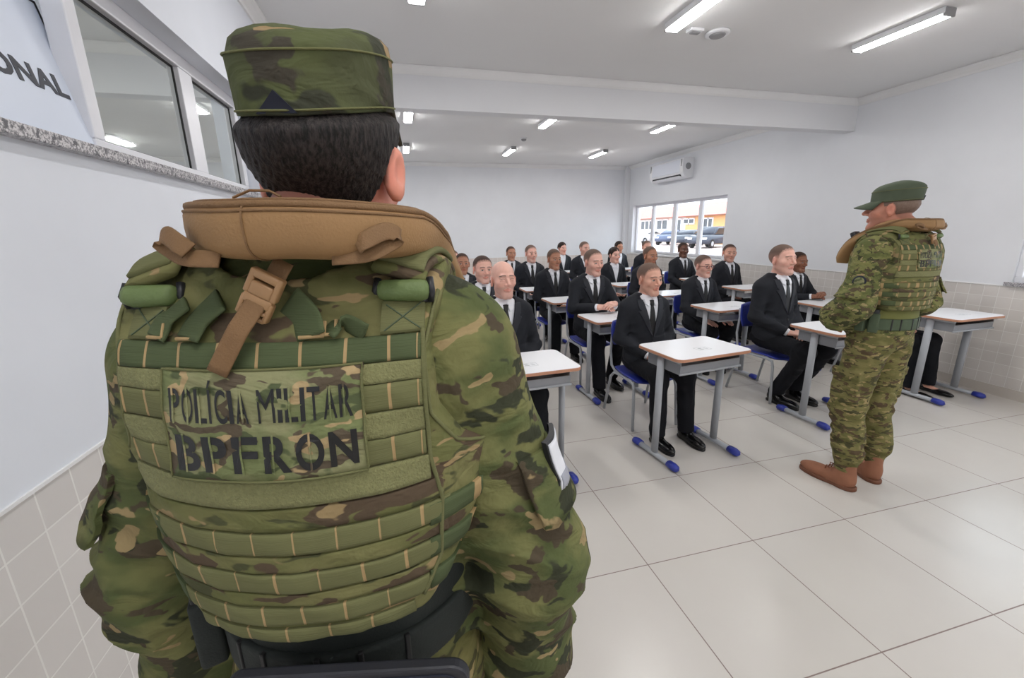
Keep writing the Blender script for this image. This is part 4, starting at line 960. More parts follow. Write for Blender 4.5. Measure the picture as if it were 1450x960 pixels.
def surf_patch(f, O, D, lift, thick=0.002, mats=None, name='patch', parent=None, midx=None, smooth=True, bulge=None):
    """a solid sheet laid on the surface f = 0, met from the points O along D (grids nu x nv x 3)"""
    nu, nv = O.shape[:2]; o = O.reshape(-1, 3).astype(np.float32); d = np.broadcast_to(D, O.shape).reshape(-1, 3).astype(np.float32)
    t = np.zeros(len(o), np.float32)
    for _ in range(50): t = np.minimum(t + f((o+t[:, None]*d).astype(np.float32))*0.8, 1.5)
    lf = np.broadcast_to(np.asarray(lift, np.float32), (nu, nv)).reshape(-1) if bulge is None else (lift+bulge).reshape(-1)
    top = o + d*(t-lf)[:, None]; bot = o + d*(t-lf+thick+0.004)[:, None]
    v = np.vstack([top, bot]); N = nu*nv; g = lambda i, j, s=0: s*N+i*nv+j; fs = []; mi = []
    for i in range(nu-1):
        for j in range(nv-1):
            fs.append((g(i, j), g(i+1, j), g(i+1, j+1), g(i, j+1))); mi.append(0 if midx is None else midx[i][j])
    top_n = len(fs)
    for i in range(nu-1):
        fs.append((g(i, 0), g(i, 0, 1), g(i+1, 0, 1), g(i+1, 0))); fs.append((g(i, nv-1), g(i+1, nv-1), g(i+1, nv-1, 1), g(i, nv-1, 1)))
        mi += [0 if midx is None else midx[i][0]]*2
    for j in range(nv-1):
        fs.append((g(0, j), g(0, j+1), g(0, j+1, 1), g(0, j, 1))); fs.append((g(nu-1, j), g(nu-1, j, 1), g(nu-1, j+1, 1), g(nu-1, j+1))); mi += [0, 0]
    o_ = mk(name, [tuple(x) for x in v], fs, mats, parent, smooth=False, midx=mi)
    bm = bmesh.new(); bm.from_mesh(o_.data); bmesh.ops.recalc_face_normals(bm, faces=bm.faces[:]); bm.to_mesh(o_.data); bm.free()
    if smooth: o_.data.polygons.foreach_set('use_smooth', [True]*top_n + [False]*(len(fs)-top_n))
    return o_
def soldier(loc, az, label, cfg):
    R, Lh = cfg['arm_r'], cfg['arm_l']; hd = np.array(cfg['head'], np.float32); k = cfg['k']; res = cfg['res']; near = cfg['near']
    Rm = rotm(R_(-cfg.get('pitch', 0)), 0, R_(cfg.get('hyaw', 0)))
    def to_head(p): return (p-hd) @ Rm
    arms = [(1, [np.array(x) for x in R]), (-1, [np.array(x) for x in Lh])]
    # --- body
    hands = []
    for s, a in arms:
        fwd = cfg['hand_fwd']; Fm = frame_of((fwd[0]*-s, fwd[1], fwd[2]), (s*0.30, 0.95, 0.25))
        th = 1 if s < 0 else -1
        hands.append((s, a, Fm*np.array([th, 1, 1])))
    def fbody(p):
        d = cap(p, (0, -0.012, 1.53), (0, -0.025, 1.40), 0.0575, 0.062)
        up = p[..., 2] > 1.40
        if up.any(): d[up] = smin(d[up], head_sdf(to_head(p[up]), k, neck=False), 0.03)
        dn = p[..., 2] < 1.48; q = p[dn]
        if len(q):
            e = smin(d[dn], cap(q, (-0.13, -0.01, 1.38), (0.13, -0.01, 1.38), 0.05), 0.04)
            e = smin(e, cap(q, (0, 0, 1.36), (0, 0, 0.95), 0.085, 0.08), 0.05)
            for s in (1, -1): e = smin(e, smin(cap(q, (s*0.08, 0, 0.93), (s*0.095, 0.01, 0.5), 0.06, 0.045), cap(q, (s*0.095, 0.01, 0.5), (s*0.105, -0.01, 0.12), 0.045, 0.032), 0.02), 0.03)
            for s, a, Fm in hands:
                e = smin(e, smin(cap(q, (s*0.17, 0, 1.38), a[1], 0.045, 0.04), smin(cap(q, a[1], a[2], 0.038, 0.034), cap(q, a[2], a[3], 0.034, 0.026), 0.01), 0.02), 0.03)
                nr = L(q-a[3].astype(np.float32)) < 0.25
                if nr.any(): e[nr] = np.minimum(smin(e[nr], hand_sdf(q[nr], a[3], Fm, s, cfg.get('curl', 0.45)), 0.006), e[nr])
            d[dn] = e
        return d
    v, q = mesh_sdf(fbody, (-0.42, -0.17, 0.06), (0.42, 0.42, 1.78), max(res, 0.0034))
    b = mk('person', v, q, M['skin'], None, loc, -az); tag(b, label, 'person')
    cols = np.repeat(np.array(srgb(*k['skin'])[:3])[None], len(v), 0); up = v[:, 2] > 1.50; cols[up] = head_cols(to_head(v[up]), k, True); set_col(b, cols)
    # --- hair
    def fhair(p):
        h = to_head(p); m = mir(h); hh = hairline(h, 0.0, cfg.get('nape', 0.0))
        ht = cfg['hair_t']*(1-0.95*sstep(h[..., 2]-cfg.get('cap_tilt', 0.0)*(h[..., 1]+0.116)*(1 if near else 0), 0.022, 0.040)); d = skull(m, k) - ht*(0.25+0.75*sstep(hh, 0, 0.05))
        d = d - cfg['hair_t']*0.10*np.sin(h[..., 0]*900+h[..., 1]*500)*np.sin(h[..., 2]*160+h[..., 0]*90)
        return smax(np.maximum(d, -hh*0.8), -ell(m, (0.086, -0.006, -0.006), (0.022, 0.026, 0.034)), 0.004)
    sdf_obj('hair', fhair, hd-(0.12, 0.13, 0.10), hd+(0.12, 0.12, 0.16), 0.0028, M[cfg['hair']], b)
    # --- uniform coat
    def fcoat(p):
        m = mir(p); d = u_torso(m)-0.006
        d = smin(d, ell(m, (0, 0.01, 0.985), (0.170, 0.142, 0.11)), 0.05)
        d = smax(d, 0.93-p[..., 2], 0.01)
        for s, a in arms:
            arm = smin(cap(p, a[0], a[1], 0.080, 0.073), smin(cap(p, a[1], a[2], 0.075, 0.078), cap(p, a[2], a[3], 0.076, 0.050), 0.05), 0.05)
            d = smin(d, arm, 0.05)
        w_ = 0.10
        for s, a in arms: w_ = w_ + 0.9*np.exp(-((L(p-a[1].astype(np.float32))/0.13)**2)) + 0.8*np.exp(-((L(p-a[2].astype(np.float32))/0.12)**2)) + 0.35*np.exp(-((L(p-((a[0]+a[1])/2).astype(np.float32))/0.13)**2))
        d = d - cfg['fold']*np.minimum(w_, 1.3)*folds(p, cfg.get('ff', 2.0), cfg.get('seed', 0.4))
        d = smax(d, -cap(p, (0, -0.015, 1.45), (0, -0.005, 1.70), 0.064, 0.070), 0.006)
        for s, a in arms:
            dw = (a[3]-a[2])/np.linalg.norm(a[3]-a[2]); near_w = L(p-a[3].astype(np.float32)) < 0.20
            d = np.where(near_w, smax(d, ((p-a[3].astype(np.float32))@dw.astype(np.float32))+0.012, 0.006), d)
        return d
    coat = sdf_obj('coat', fcoat, (-0.46, -0.20, 0.66), (0.46, 0.32, 1.58), res, M[cfg.get('coat', 'camo')], b)
    fc0 = lambda p: np.maximum(np.abs(L(np.stack([p[..., 0], p[..., 1]+0.012], -1))-(0.068-0.02*(p[..., 2]-1.5)))-0.004, np.maximum(p[..., 2]-(1.545-0.12*p[..., 1]), 1.46-p[..., 2]))
    sdf_obj('collar', fc0, (-0.09, -0.1, 1.45), (0.09, 0.09, 1.57), 0.003, M[cfg.get('coat', 'camo')], b)
    # --- plate carrier
    def w_edge(z): return np.interp(z, [1.09, 1.15, 1.225, 1.262, 1.285, 1.31, 1.35, 1.42, 1.48], [0.132, 0.168, 0.205, 0.29, 0.225, 0.180, 0.156, 0.152, 0.166])
    def fvest(p):
        m = mir(p); x, z = m[..., 0] - 0.014*(p[..., 0] < 0), p[..., 2]
        t = u_torso(m)
        pad = np.interp(z, [1.06, 1.10, 1.20, 1.40, 1.46, 1.52], [0.030, 0.040, 0.044, 0.040, 0.030, 0.022])
        d = t - pad
        d = smax(d, x-w_edge(z), 0.012); d = smax(d, 1.098-z, 0.012)
        d = smax(d, -cap(p, (0, -0.02, 1.44), (0, 0.0, 1.75), 0.084, 0.13), 0.012)
        d = smax(d, z-(1.53-0.3*np.maximum(0, x-0.12)), 0.01)
        return d - 0.0012*folds(p, 2.3, 2.2)
    vest = sdf_obj('plate_carrier', fvest, (-0.29, -0.21, 1.05), (0.29, 0.22, 1.55), max(0.0038, res), M['camo_v'], b)
    # piping on the edge of the arm hole
    for s in (-1, 1):
        zz = np.linspace(1.275, 1.475, 30); ee = w_edge(zz)-0.004+0.014*(s < 0)
        o = np.stack([s*ee, np.full_like(zz, -0.45), zz], -1).astype(np.float32); t_ = march(fvest, o, (0, 1, 0)); ok = t_ < 0.44
        pts = [(a[0], a[1]+tt-0.001, a[2]) for a, tt, g in zip(o, t_, ok) if g]
        if len(pts) > 3: MB().tube(pts, 0.0022, 6).build('edge_binding', M['web'], vest, smooth=True)
    nx = 200 if near else 40
    def strip(name, z0, z1, x0, x1, mat, tacks=(), lift=0.0032, bulge=0.0022, parent=vest, droop=0.0, thick=0.003, nz=None):
        nz = nz or 7; xs = np.linspace(x0, x1, nx); zs = np.linspace(z1, z0, nz); X, Z = np.meshgrid(xs, zs, indexing='ij')
        Zs = Z + droop*(X*X); O = np.stack([X, np.full_like(X, -0.45), Zs], -1)
        bl = np.zeros_like(X); mi = [[0]*(nz-1) for _ in range(nx-1)]
        if len(tacks):
            ed = [x0]+list(tacks)+[x1]
            for a, c in zip(ed[:-1], ed[1:]):
                sl = (X >= a) & (X <= c); bl[sl] = bulge*np.sin(np.pi*np.clip((X[sl]-a)/(c-a), 0, 1))**0.6
            for i in range(nx-1):
                xm = (xs[i]+xs[i+1])/2
                if min(abs(xm-tk) for tk in tacks) < max(0.0012, (xs[1]-xs[0])*0.55): mi[i] = [1]*(nz-1)
            bl = bl*np.sin(np.pi*(np.arange(nz)/(nz-1)))[None]**0.25 + 0.0
        return surf_patch(fvest, O, np.array([0, 1, 0], np.float32), lift, thick, [M[mat], M['tack']], name, parent, mi, bulge=bl)
    tk = lambda off, n=7, st=0.040: [off+st*i for i in range(n)]
    e = 0.146
    strip('webbing', 1.412, 1.436, -e-0.014, e, 'web_d', [-0.156]+tk(-0.125)+[0.142])
    strip('loop_strip', 1.392, 1.411, -e-0.014, e, 'loop', bulge=0)
    strip('webbing', 1.364, 1.391, -e-0.014, e, 'web', [-0.156]+tk(-0.125)+[0.142])
    strip('loop_strip', 1.336, 1.362, -e-0.014, e, 'loop', bulge=0)
    strip('webbing', 1.308, 1.335, -e-0.014, e, 'web', [-0.156]+tk(-0.125)+[0.142])
    strip('loop_strip', 1.277, 1.306, -0.164, 0.148, 'loop', bulge=0, lift=0.0042)
    strip('camo_band', 1.250, 1.274, -0.166, 0.160, 'camo_v', bulge=0, lift=0.0028)
    strip('webbing', 1.222, 1.247, -0.172, 0.166, 'web', tk(-0.150, 8, 0.041))
    strip('camo_band', 1.200, 1.219, -0.168, 0.162, 'camo_v', bulge=0, lift=0.0022)
    strip('webbing', 1.173, 1.198, -0.164, 0.160, 'web', tk(-0.140, 7, 0.043))
    strip('camo_band', 1.154, 1.170, -0.154, 0.150, 'camo_v', bulge=0, lift=0.0022)
    strip('webbing', 1.127, 1.151, -0.142, 0.138, 'web', tk(-0.120, 6, 0.043))
    strip('webbing', 1.102, 1.122, -0.122, 0.120, 'web', tk(-0.100, 5, 0.044))
    # vertical binding on the right edge of the webbing panel
    zz = np.linspace(1.125, 1.44, 40); o = np.stack([np.interp(zz, [1.12, 1.17, 1.25, 1.30, 1.44], [0.128, 0.152, 0.158, 0.149, 0.147]), np.full_like(zz, -0.45), zz], -1).astype(np.float32)
    t_ = march(fvest, o, (0, 1, 0)); MB().tube([(a[0], a[1]+tt-0.003, a[2]) for a, tt in zip(o, t_)], 0.0026, 6).build('edge_binding', M['web'], vest, smooth=True)
    # side webbing wrapping the flanks (seen on the flank of a soldier turned away)
    for s in (-1, 1):
        for z0 in (1.127, 1.173, 1.218):
            ang = np.linspace(R_(12), R_(98), 26); zs = np.linspace(z0+0.026, z0, 4); A, Z = np.meshgrid(ang, zs, indexing='ij')
            O = np.stack([s*0.5*np.cos(A-R_(50)), -0.5*np.sin(A-R_(50))*-1*0-0.5*np.sin(R_(50)-A)*1.0*0, Z], -1)
            O = np.stack([s*0.45*np.sin(A), -0.45*np.cos(A), Z], -1); D = np.stack([-s*np.sin(A), np.cos(A), np.zeros_like(A)], -1)
            mi = [[1 if i % 6 == 3 else 0]*3 for i in range(25)]
            A2 = A > R_(58)
            O = O[10:]; D = D[10:]
            surf_patch(fvest, O, D, 0.004, 0.003, [M['web_d'], M['tack']], 'side_webbing', vest, mi[10:])
    # name patch with lettering
    px0, px1, pz0, pz1 = cfg['patch']
    n1 = 24; xs = np.linspace(px0, px1, n1); zs = np.linspace(pz1, pz0, 14); X, Z = np.meshgrid(xs, zs, indexing='ij')
    patch = surf_patch(fvest, np.stack([X, np.full_like(X, -0.45), Z], -1), np.array([0, 1, 0], np.float32), 0.0085, 0.003, M['camo_p'], 'name_patch', vest)
    zc = np.linspace(pz0+0.001, pz1-0.001, 6)
    def on_vest(x, z, lift):
        o = np.stack([x, np.full_like(x, -0.45), z], -1).astype(np.float32); t_ = march(fvest, o, (0, 1, 0)); o[:, 1] += t_-lift; return o
    rim = [(px0, pz0), (px1, pz0), (px1, pz1), (px0, pz1), (px0, pz0)]; pts = []
    for (a0, a1), (c0, c1) in zip(rim[:-1], rim[1:]):
        for i in range(12): pts.append((a0+(c0-a0)*i/12, a1+(c1-a1)*i/12))
    pts = np.array(pts+[pts[0]], np.float32); rp = on_vest(pts[:, 0], pts[:, 1], 0.0085)
    MB().tube([tuple(x) for x in rp], 0.0014, 5).build('patch_edge', M['web'], patch, smooth=True)
    H_ = pz1-pz0; W_ = px1-px0
    cut = {'B': 0.36, 'P': 0.36, 'R': 0.36, 'F': 0.36, 'O': 0.5, 'A': 0.5, 'L': 0.4, 'T': None}
    for txt, fz, fh, fx0, fx1, bold in (('POLÍCIA MILITAR', 0.545, 0.30, 0.045, 0.955, 0.008), ('BPFRON', 0.085, 0.34, 0.055, 0.965, 0.030)):
        wd = [{'I': 0.32, 'Í': 0.32, ' ': 0.35, 'M': 1.15}.get(c, 0.86) for c in txt]; gap = 0.16; tot = sum(wd)+gap*(len(txt)-1); x_ = 0.0
        lv, lf, bars = [], [], []
        caph = text_mesh('H', 1.0, bold)[0][:, 1]
        for c, w_c in zip(txt, wd):
            u0 = fx0+(fx1-fx0)*x_/tot; u1 = fx0+(fx1-fx0)*(x_+w_c)/tot; x_ += w_c+gap
            if c == ' ': continue
            tv, tf = text_mesh(c, 1.0, 0.0 if c == 'M' else bold, 0.0, 1.0, 5); b0 = len(lv)
            xx = (tv[:, 0]-tv[:, 0].min())/(tv[:, 0].max()-tv[:, 0].min()); zt = (tv[:, 1]-caph.min())/(caph.max()-caph.min()) if c != 'M' else (tv[:, 1]-tv[:, 1].min())/(tv[:, 1].max()-tv[:, 1].min())
            P3 = on_vest((px0+W_*(u0+(u1-u0)*xx)).astype(np.float32), (pz0+H_*(fz+fh*zt)).astype(np.float32), 0.0097)
            lv += [tuple(q_) for q_ in P3]; lf += [tuple(i+b0 for i in f_) for f_ in tf]
            if cut.get(c): bars.append(u0+(u1-u0)*cut[c])
        mk('lettering', lv, lf, M['letter'], patch, smooth=False)
        for u in bars:
            zz = np.linspace(pz0+H_*(fz-0.01), pz0+H_*(fz+fh+0.01), 8); P3 = on_vest(np.full_like(zz, px0+W_*u).astype(np.float32), zz.astype(np.float32), 0.0098)
            MB().tube([tuple(q_) for q_ in P3], 0.0011 if near else 0.0009, 5, flat=(1, 0.5), up=(0, 1, 0)).build('stencil_gap', M['camo_p'], patch)
    # shoulder straps: webbing with stitched cross, ladder pads, folded flaps
    for s, x0 in ((1, 0.128), (-1, -0.128)):
        strip('shoulder_webbing', 1.438, 1.468, x0-0.021, x0+0.021, 'web', bulge=0, lift=0.004)
        o = np.array([[x0, -0.45, 1.478]], np.float32); yy = -0.45+march(fvest, o, (0, 1, 0))[0]
        MB().box((x0, yy-0.010, 1.478), (0.027, 0.011, 0.011), bev=0.008, rot=Matrix.Rotation(R_(-25), 3, 'X')).build('strap_pad', M['green_p'], vest, smooth=True)
        lk = MB(); lk.tube([(x0-0.027, yy-0.006, 1.466), (x0-0.029, yy-0.010, 1.478), (x0-0.027, yy-0.004, 1.490)], 0.004, 8); lk.tube([(x0+0.027, yy-0.006, 1.466), (x0+0.029, yy-0.010, 1.478), (x0+0.027, yy-0.004, 1.490)], 0.004, 8)
        lk.tube([(x0-0.027, yy-0.006, 1.467), (x0+0.027, yy-0.006, 1.467)], 0.003, 8); lk.build('ladder_lock', M['plastic_d'], vest, smooth=True)
        pa = spline([(x0-0.004*s, yy-0.012, 1.494), (x0, yy+0.012, 1.508), (x0+0.006*s, yy+0.05, 1.513), (x0+0.010*s, yy+0.10, 1.508), (x0+0.012*s, yy+0.16, 1.490), (x0+0.010*s, yy+0.20, 1.455)], 5)
        sweep(pa, [0.028]*len(pa), [0.0055]*len(pa), [(1, 0, -0.35*s)]*len(pa), 14, 0.4).build('shoulder_strap', M['camo_v'], vest, smooth=True)
        pa2 = pa + np.array([0.003*s, 0.004, 0.010]); sweep(pa2[:20], [0.024]*20, [0.004]*20, [(1, 0, -0.35*s)]*20, 14, 0.4).build('strap_flap', M['web'], vest, smooth=True)
        for sg in ((-1, -1, 1, 1), (-1, 1, 1, -1)):
            xs = np.linspace(x0+sg[0]*0.017, x0+sg[2]*0.017, 8).astype(np.float32); zs = np.linspace(1.453+sg[1]*0.012, 1.453+sg[3]*0.012, 8).astype(np.float32)
            MB().tube([tuple(p) for p in on_vest(xs, zs, 0.0045)], 0.0008, 4).build('stitching', M['belt'], vest)
    if near:
        # loose folded webbing with tan tacks on the upper back
        for pts, sw in (([(-0.075, 1.440), (-0.066, 1.458), (-0.046, 1.476)], 0.017), ([(0.045, 1.440), (0.038, 1.458), (0.022, 1.474)], 0.017), ([(0.060, 1.441), (0.072, 1.452), (0.094, 1.441)], 0.010), ([(-0.112, 1.440), (-0.104, 1.455), (-0.085, 1.472)], 0.014)):
            P2 = spline(pts, 6).astype(np.float32); P3 = on_vest(P2[:, 0], P2[:, 1], 0.006); n_ = len(P3)
            sweep(P3, [sw]*n_, [0.0024]*n_, [(1, -0.25, 0.3)]*n_, 12, 0.5).build('loose_webbing', M['web_d'], vest, smooth=True)
            zq = np.linspace(P2[0, 1]+0.001, P2[0, 1]+0.014, 5); MB().tube([tuple(p) for p in on_vest(np.full(5, P2[0, 0]+sw*0.7, np.float32), zq.astype(np.float32), 0.0085)], 0.0018, 6).build('stitching', M['tack'], vest)
            xq = np.linspace(P2[0, 0]-sw*0.6, P2[0, 0]+sw*0.7, 5); MB().tube([tuple(p) for p in on_vest(xq.astype(np.float32), np.full(5, P2[0, 1]+0.001, np.float32), 0.0085)], 0.0018, 6).build('stitching', M['tack'], vest)
    # --- coyote horseshoe pad round the neck
    cx = cfg.get('padx', 0.0)
    st = [(-0.150, 0.165, 1.335, 0.026, 0.014), (-0.148, 0.160, 1.375, 0.034, 0.019), (-0.135, 0.125, 1.445, 0.037, 0.021), (-0.112, 0.055, 1.518, 0.038, 0.024), (-0.092+cx*0.4, -0.015, 1.548, 0.040, 0.026), (-0.070+cx, -0.080, 1.545, 0.044, 0.027), (-0.030+cx, -0.112, 1.542, 0.047, 0.028), (0.010+cx, -0.116, 1.542, 0.048, 0.028),
          (0.050+cx, -0.110, 1.540, 0.047, 0.028), (0.082+cx, -0.075, 1.538, 0.044, 0.027), (0.106+cx*0.6, -0.010, 1.535, 0.040, 0.026), (0.126, 0.058, 1.512, 0.038, 0.024), (0.142, 0.125, 1.445, 0.037, 0.021), (0.150, 0.160, 1.375, 0.034, 0.019), (0.150, 0.165, 1.335, 0.026, 0.014)]
    pz = cfg.get('padz', 0.0); st = [(a_[0], a_[1], a_[2]-pz*(1.0 if i in (3, 4, 10, 11) else 0.75 if 5 <= i <= 9 else 0.35))+a_[3:] for i, a_ in enumerate(st)]
    sp = spline(st, 7); pth = sp[:, :3]; cc = np.array([cx+0.01, 0.0])
    rts = []
    for p in pth:
        r = np.array([p[0]-cc[0], p[1]-cc[1]-0.02]); r /= max(np.linalg.norm(r), 1e-6); back = min(1.0, max(0.0, -p[1])/0.07)
        rts.append((r[0], r[1], (-0.02+cfg.get('padflip', 0.0))*back - 0.40*(1-back)))
    pad = sweep(pth, sp[:, 3], sp[:, 4], rts, 28, 0.58).build('neck_pad', M['coyote'], b, smooth=True)
    def pad_pt(i, ang, k=1.0):
        d = pth[min(i+1, len(pth)-1)]-pth[max(i-1, 0)]; d /= np.linalg.norm(d); r = np.array(rts[i]); r = r-d*(r@d); r /= np.linalg.norm(r); u = np.cross(r, d)
        if u[2] < 0: u = -u
        c, s_ = math.cos(ang), math.sin(ang); return tuple(pth[i] + r*(sp[i, 3]*k*math.copysign(abs(c)**0.58, c)) + u*(sp[i, 4]*k*math.copysign(abs(s_)**0.58, s_)))
    for an_, rr_ in ((38, 0.0034), (56, 0.0016), (22, 0.0014)):
        MB().tube([pad_pt(i, R_(an_)) for i in range(4, len(pth)-4)], rr_, 8).build('zipper' if an_ == 38 else 'seam', M['coyote_d'], pad, smooth=True)
    mid = len(pth)//2 - 4
    MB().tube([pad_pt(mid, a, 1.003) for a in np.linspace(R_(36), R_(-80), 14)], 0.0012, 5).build('seam', M['coyote_d'], pad)
    MB().tube([pad_pt(mid-4, R_(80), 1.02), tuple(np.array(pad_pt(mid-2, R_(86), 1.0))+np.array([0, 0, 0.007])), tuple(np.array(pad_pt(mid+1, R_(86), 1.0))+np.array([0, 0, 0.006])), pad_pt(mid+3, R_(80), 1.02)], 0.0013, 5).build('zip_pull', M['coyote_d'], pad)
    for xx, sgn, ln in ((-0.062+cx, -1, 0.8), (0.062+cx, 1, 0.8)):
        y0, z0 = (-0.115, 1.528)
        lp = spline([(xx-0.030*sgn*-1*0.4, y0-0.036, z0-0.004), (xx+0.020*sgn, y0-0.036, z0+0.002), (xx+0.046*sgn*ln, y0-0.026, z0+0.010), (xx+0.058*sgn*ln, y0-0.020, z0+0.005), (xx+0.046*sgn*ln, y0-0.024, z0-0.002), (xx+0.018*sgn, y0-0.032, z0-0.010), (xx-0.012*sgn, y0-0.034, z0-0.012)], 5)
        sweep(lp, [0.0085]*len(lp), [0.0012]*len(lp), [(0, 0.5, 1)]*len(lp), 10, 0.5).build('pull_loop', M['coyote_d'], pad, smooth=True)
    # buckle strap from the pad down to the vest
    bs = np.array(cfg['buckle'], np.float32); P3 = on_vest(np.linspace(bs[0, 0], bs[1, 0], 16).astype(np.float32), np.linspace(bs[0, 1], bs[1, 1], 16).astype(np.float32), 0.016)
    bad = P3[:, 1] > 0.0; P3[bad, 1] = P3[~bad, 1].max()
    P3[:, 1] -= 0.010*np.sin(np.linspace(0, 1, 16)*np.pi); P3[0, 1] -= 0.0
    dv = np.array([P3[-1, 0]-P3[0, 0], 0, P3[-1, 2]-P3[0, 2]]); dv /= np.linalg.norm(dv); side = (float(-dv[2]), 0.0, float(dv[0]))
    hw_ = 0.0095 if near else 0.011
    strap = sweep(P3, [hw_]*16, [0.0014]*16, [side]*16, 10, 0.4).build('buckle_strap', M['coyote_d'], pad, smooth=True)
    bc = P3[4]; RB = Matrix((Vector(side), Vector((0, -1, 0)), Vector(tuple(float(x) for x in -dv)))).transposed()
    def bb(c, h, bev, m_='coyote_p', nm='buckle'):
        c2 = Vector([float(x) for x in bc]) + RB @ Vector(c); return MB().box(c2, h, bev=bev, rot=RB)
    bk = MB()
    for c, h in (((0, 0.004, 0.014), (0.012, 0.0050, 0.004)), ((-0.0125, 0.004, 0.006), (0.0030, 0.0050, 0.012)), ((0.0125, 0.004, 0.006), (0.0030, 0.0050, 0.012)), ((0, 0.004, 0.001), (0.0105, 0.0056, 0.0065)), ((0, 0.004, -0.010), (0.0135, 0.0050, 0.005)), ((-0.0125, 0.004, -0.018), (0.0026, 0.0046, 0.010)), ((0.0125, 0.004, -0.018), (0.0026, 0.0046, 0.010)), ((0, 0.0055, -0.020), (0.012, 0.0034, 0.0024)), ((0, 0.004, -0.027), (0.013, 0.0046, 0.0024))):
        bk.box(Vector([float(x) for x in bc]) + RB @ Vector(c), h, bev=0.0018, rot=RB)
    bk.build('buckle', M['coyote_p'], pad, smooth=True)
    # --- cap
    hc = Vector([float(x) for x in hd]); RH = Matrix([[float(x) for x in r] for r in Rm]); fl = cfg.get('cap_mat', 'camo_c')
    rings = [(0.036, 0.0815, 0.1060, -0.010), (0.040, 0.0822, 0.1068, -0.010), (0.060, 0.0828, 0.1078, -0.010), (0.088, 0.0838, 0.1090, -0.010), (0.0935, 0.0846, 0.1098, -0.010), (0.0965, 0.0840, 0.1090, -0.010)]
    for a_ in (18, 34, 50, 64, 76, 85): rings.append((0.0965+0.043*math.sin(R_(a_)), 0.0840*math.cos(R_(a_))**0.8, 0.1090*math.cos(R_(a_))**0.8, -0.010*math.cos(R_(a_))))
    cb = MB(); n = 72; vs = []
    for i, (z, rx, ry, cy) in enumerate(rings):
        for j in range(n):
            a = 2*math.pi*j/n; c, s_ = math.cos(a), math.sin(a)
            wob = 1+0.010*math.sin(3*a+i*0.9)+0.006*math.sin(7*a+1.7*i)
            vs.append((rx*wob*math.copysign(abs(c)**0.93, c), cy+ry*wob*math.copysign(abs(s_)**0.93, s_), z + cfg.get('cap_tilt', 0.0)*(ry*s_ + (0.106 if near else 0)) - (0.0035*max(0, i-5)**0.7 if near else 0) + 0.004*math.sin(2*a+0.5)*(i > 5)))
    fs = [(i*n+j, i*n+(j+1) % n, (i+1)*n+(j+1) % n, (i+1)*n+j) for i in range(len(rings)-1) for j in range(n)] + [tuple((len(rings)-1)*n+j for j in range(n))]
    vs_w = [tuple(RH.transposed().inverted() @ Vector(v_) + hc) if False else tuple(hc + RH @ Vector(v_)) for v_ in vs]
    capo = MB().add(vs_w, fs).build('cap', M[fl], b, smooth=True)
    sol = capo.modifiers.new('thick', 'SOLIDIFY'); sol.thickness = 0.004; sol.offset = -1
    for zi in (1, 4):
        MB().tube([tuple(Vector(vs_w[zi*n+j % n])+(Vector(vs_w[zi*n+j % n])-hc).normalized()*0.001) for j in range(n+1)], 0.0012, 5, cap=False).build('cap_seam', M['web'], capo, smooth=True)
    # bill
    bl = []; nb = 17
    for t_ in range(6):
        for j in range(nb):
            a = R_((40 if near else 22)+(100 if near else 136)*j/(nb-1)); ext = 0.068*(t_/5)*math.sin(a)**0.55
            bl.append(tuple(hc + RH @ Vector((0.0865*math.cos(a)*(1-0.08*t_/5), -0.010+0.108*math.sin(a)+ext, 0.044+cfg.get('cap_tilt', 0.0)*(0.108*math.sin(a)+(0.106 if near else 0))-0.030*(t_/5)-0.020*(abs(math.cos(a))**2)*(t_/5)))))
    bi = MB().add(bl, [(t_*nb+j, t_*nb+j+1, (t_+1)*nb+j+1, (t_+1)*nb+j) for t_ in range(5) for j in range(nb-1)]).build('bill', M[fl], capo, smooth=True)
    sol = bi.modifiers.new('thick', 'SOLIDIFY'); sol.thickness = 0.005; sol.offset = 0
    # gusset notch at the back of the cap
    tv = []
    for (u, z) in ((-0.024, 0.0370), (0.024, 0.0370), (0.002, 0.058)):
        a = -math.pi/2+u/0.095; i = 0; rx, ry = np.interp(z, [0.036, 0.06], [0.0834, 0.0852]), np.interp(z, [0.036, 0.06], [0.1064, 0.1084])
        for off in (0.0012, -0.004): tv.append(tuple(hc + RH @ Vector((math.cos(a)*(rx+off), -0.010+math.sin(a)*(ry+off+0.0026), z + cfg.get('cap_tilt', 0.0)*(ry*math.sin(a)+(0.106 if near else 0))))))
    mk('gusset', tv, [(0, 2, 4), (1, 5, 3), (0, 1, 3, 2), (2, 3, 5, 4), (4, 5, 1, 0)], M['navy'], capo, smooth=False)
    # --- trousers
    ft = cfg['feet']
    def ftr(p):
        d = ell(p, (0, 0.0, 0.955), (0.168, 0.135, 0.13))
        for s in (1, -1):
            fx_, fy_ = ft[0 if s > 0 else 1][:2]; kn = np.array([s*0.105*0.6+fx_*0.4, 0.02, 0.50]); an = np.array([fx_, fy_-0.005, 0.17])
            a = smin(cap(p, (s*0.088, -0.01, 0.88), kn, 0.102, 0.082), cap(p, kn, an+np.array([0, 0, 0.06]), 0.082, 0.079), 0.05)
            a = smin(a, cap(p, an+np.array([0, 0, 0.03]), an-np.array([0, 0, 0.05]), 0.058, 0.052), 0.02)
            a = smin(a, rbox(p, (s*0.185*0.9+fx_*0.05, 0.01, 0.64), (0.016, 0.075, 0.095), 0.012), 0.014)
            a = smin(a, rbox(p, (s*0.192*0.9+fx_*0.05, 0.01, 0.715), (0.017, 0.080, 0.028), 0.010), 0.006)
            d = smin(d, a, 0.035)
        z = p[..., 2]; w_ = 0.35+0.9*np.exp(-(((z-0.30)/0.14)**2))+0.6*np.exp(-(((z-0.52)/0.09)**2))+0.5*np.exp(-(((z-0.86)/0.06)**2))
        d = d - 0.0055*w_*folds(p, 2.0, 3.1)
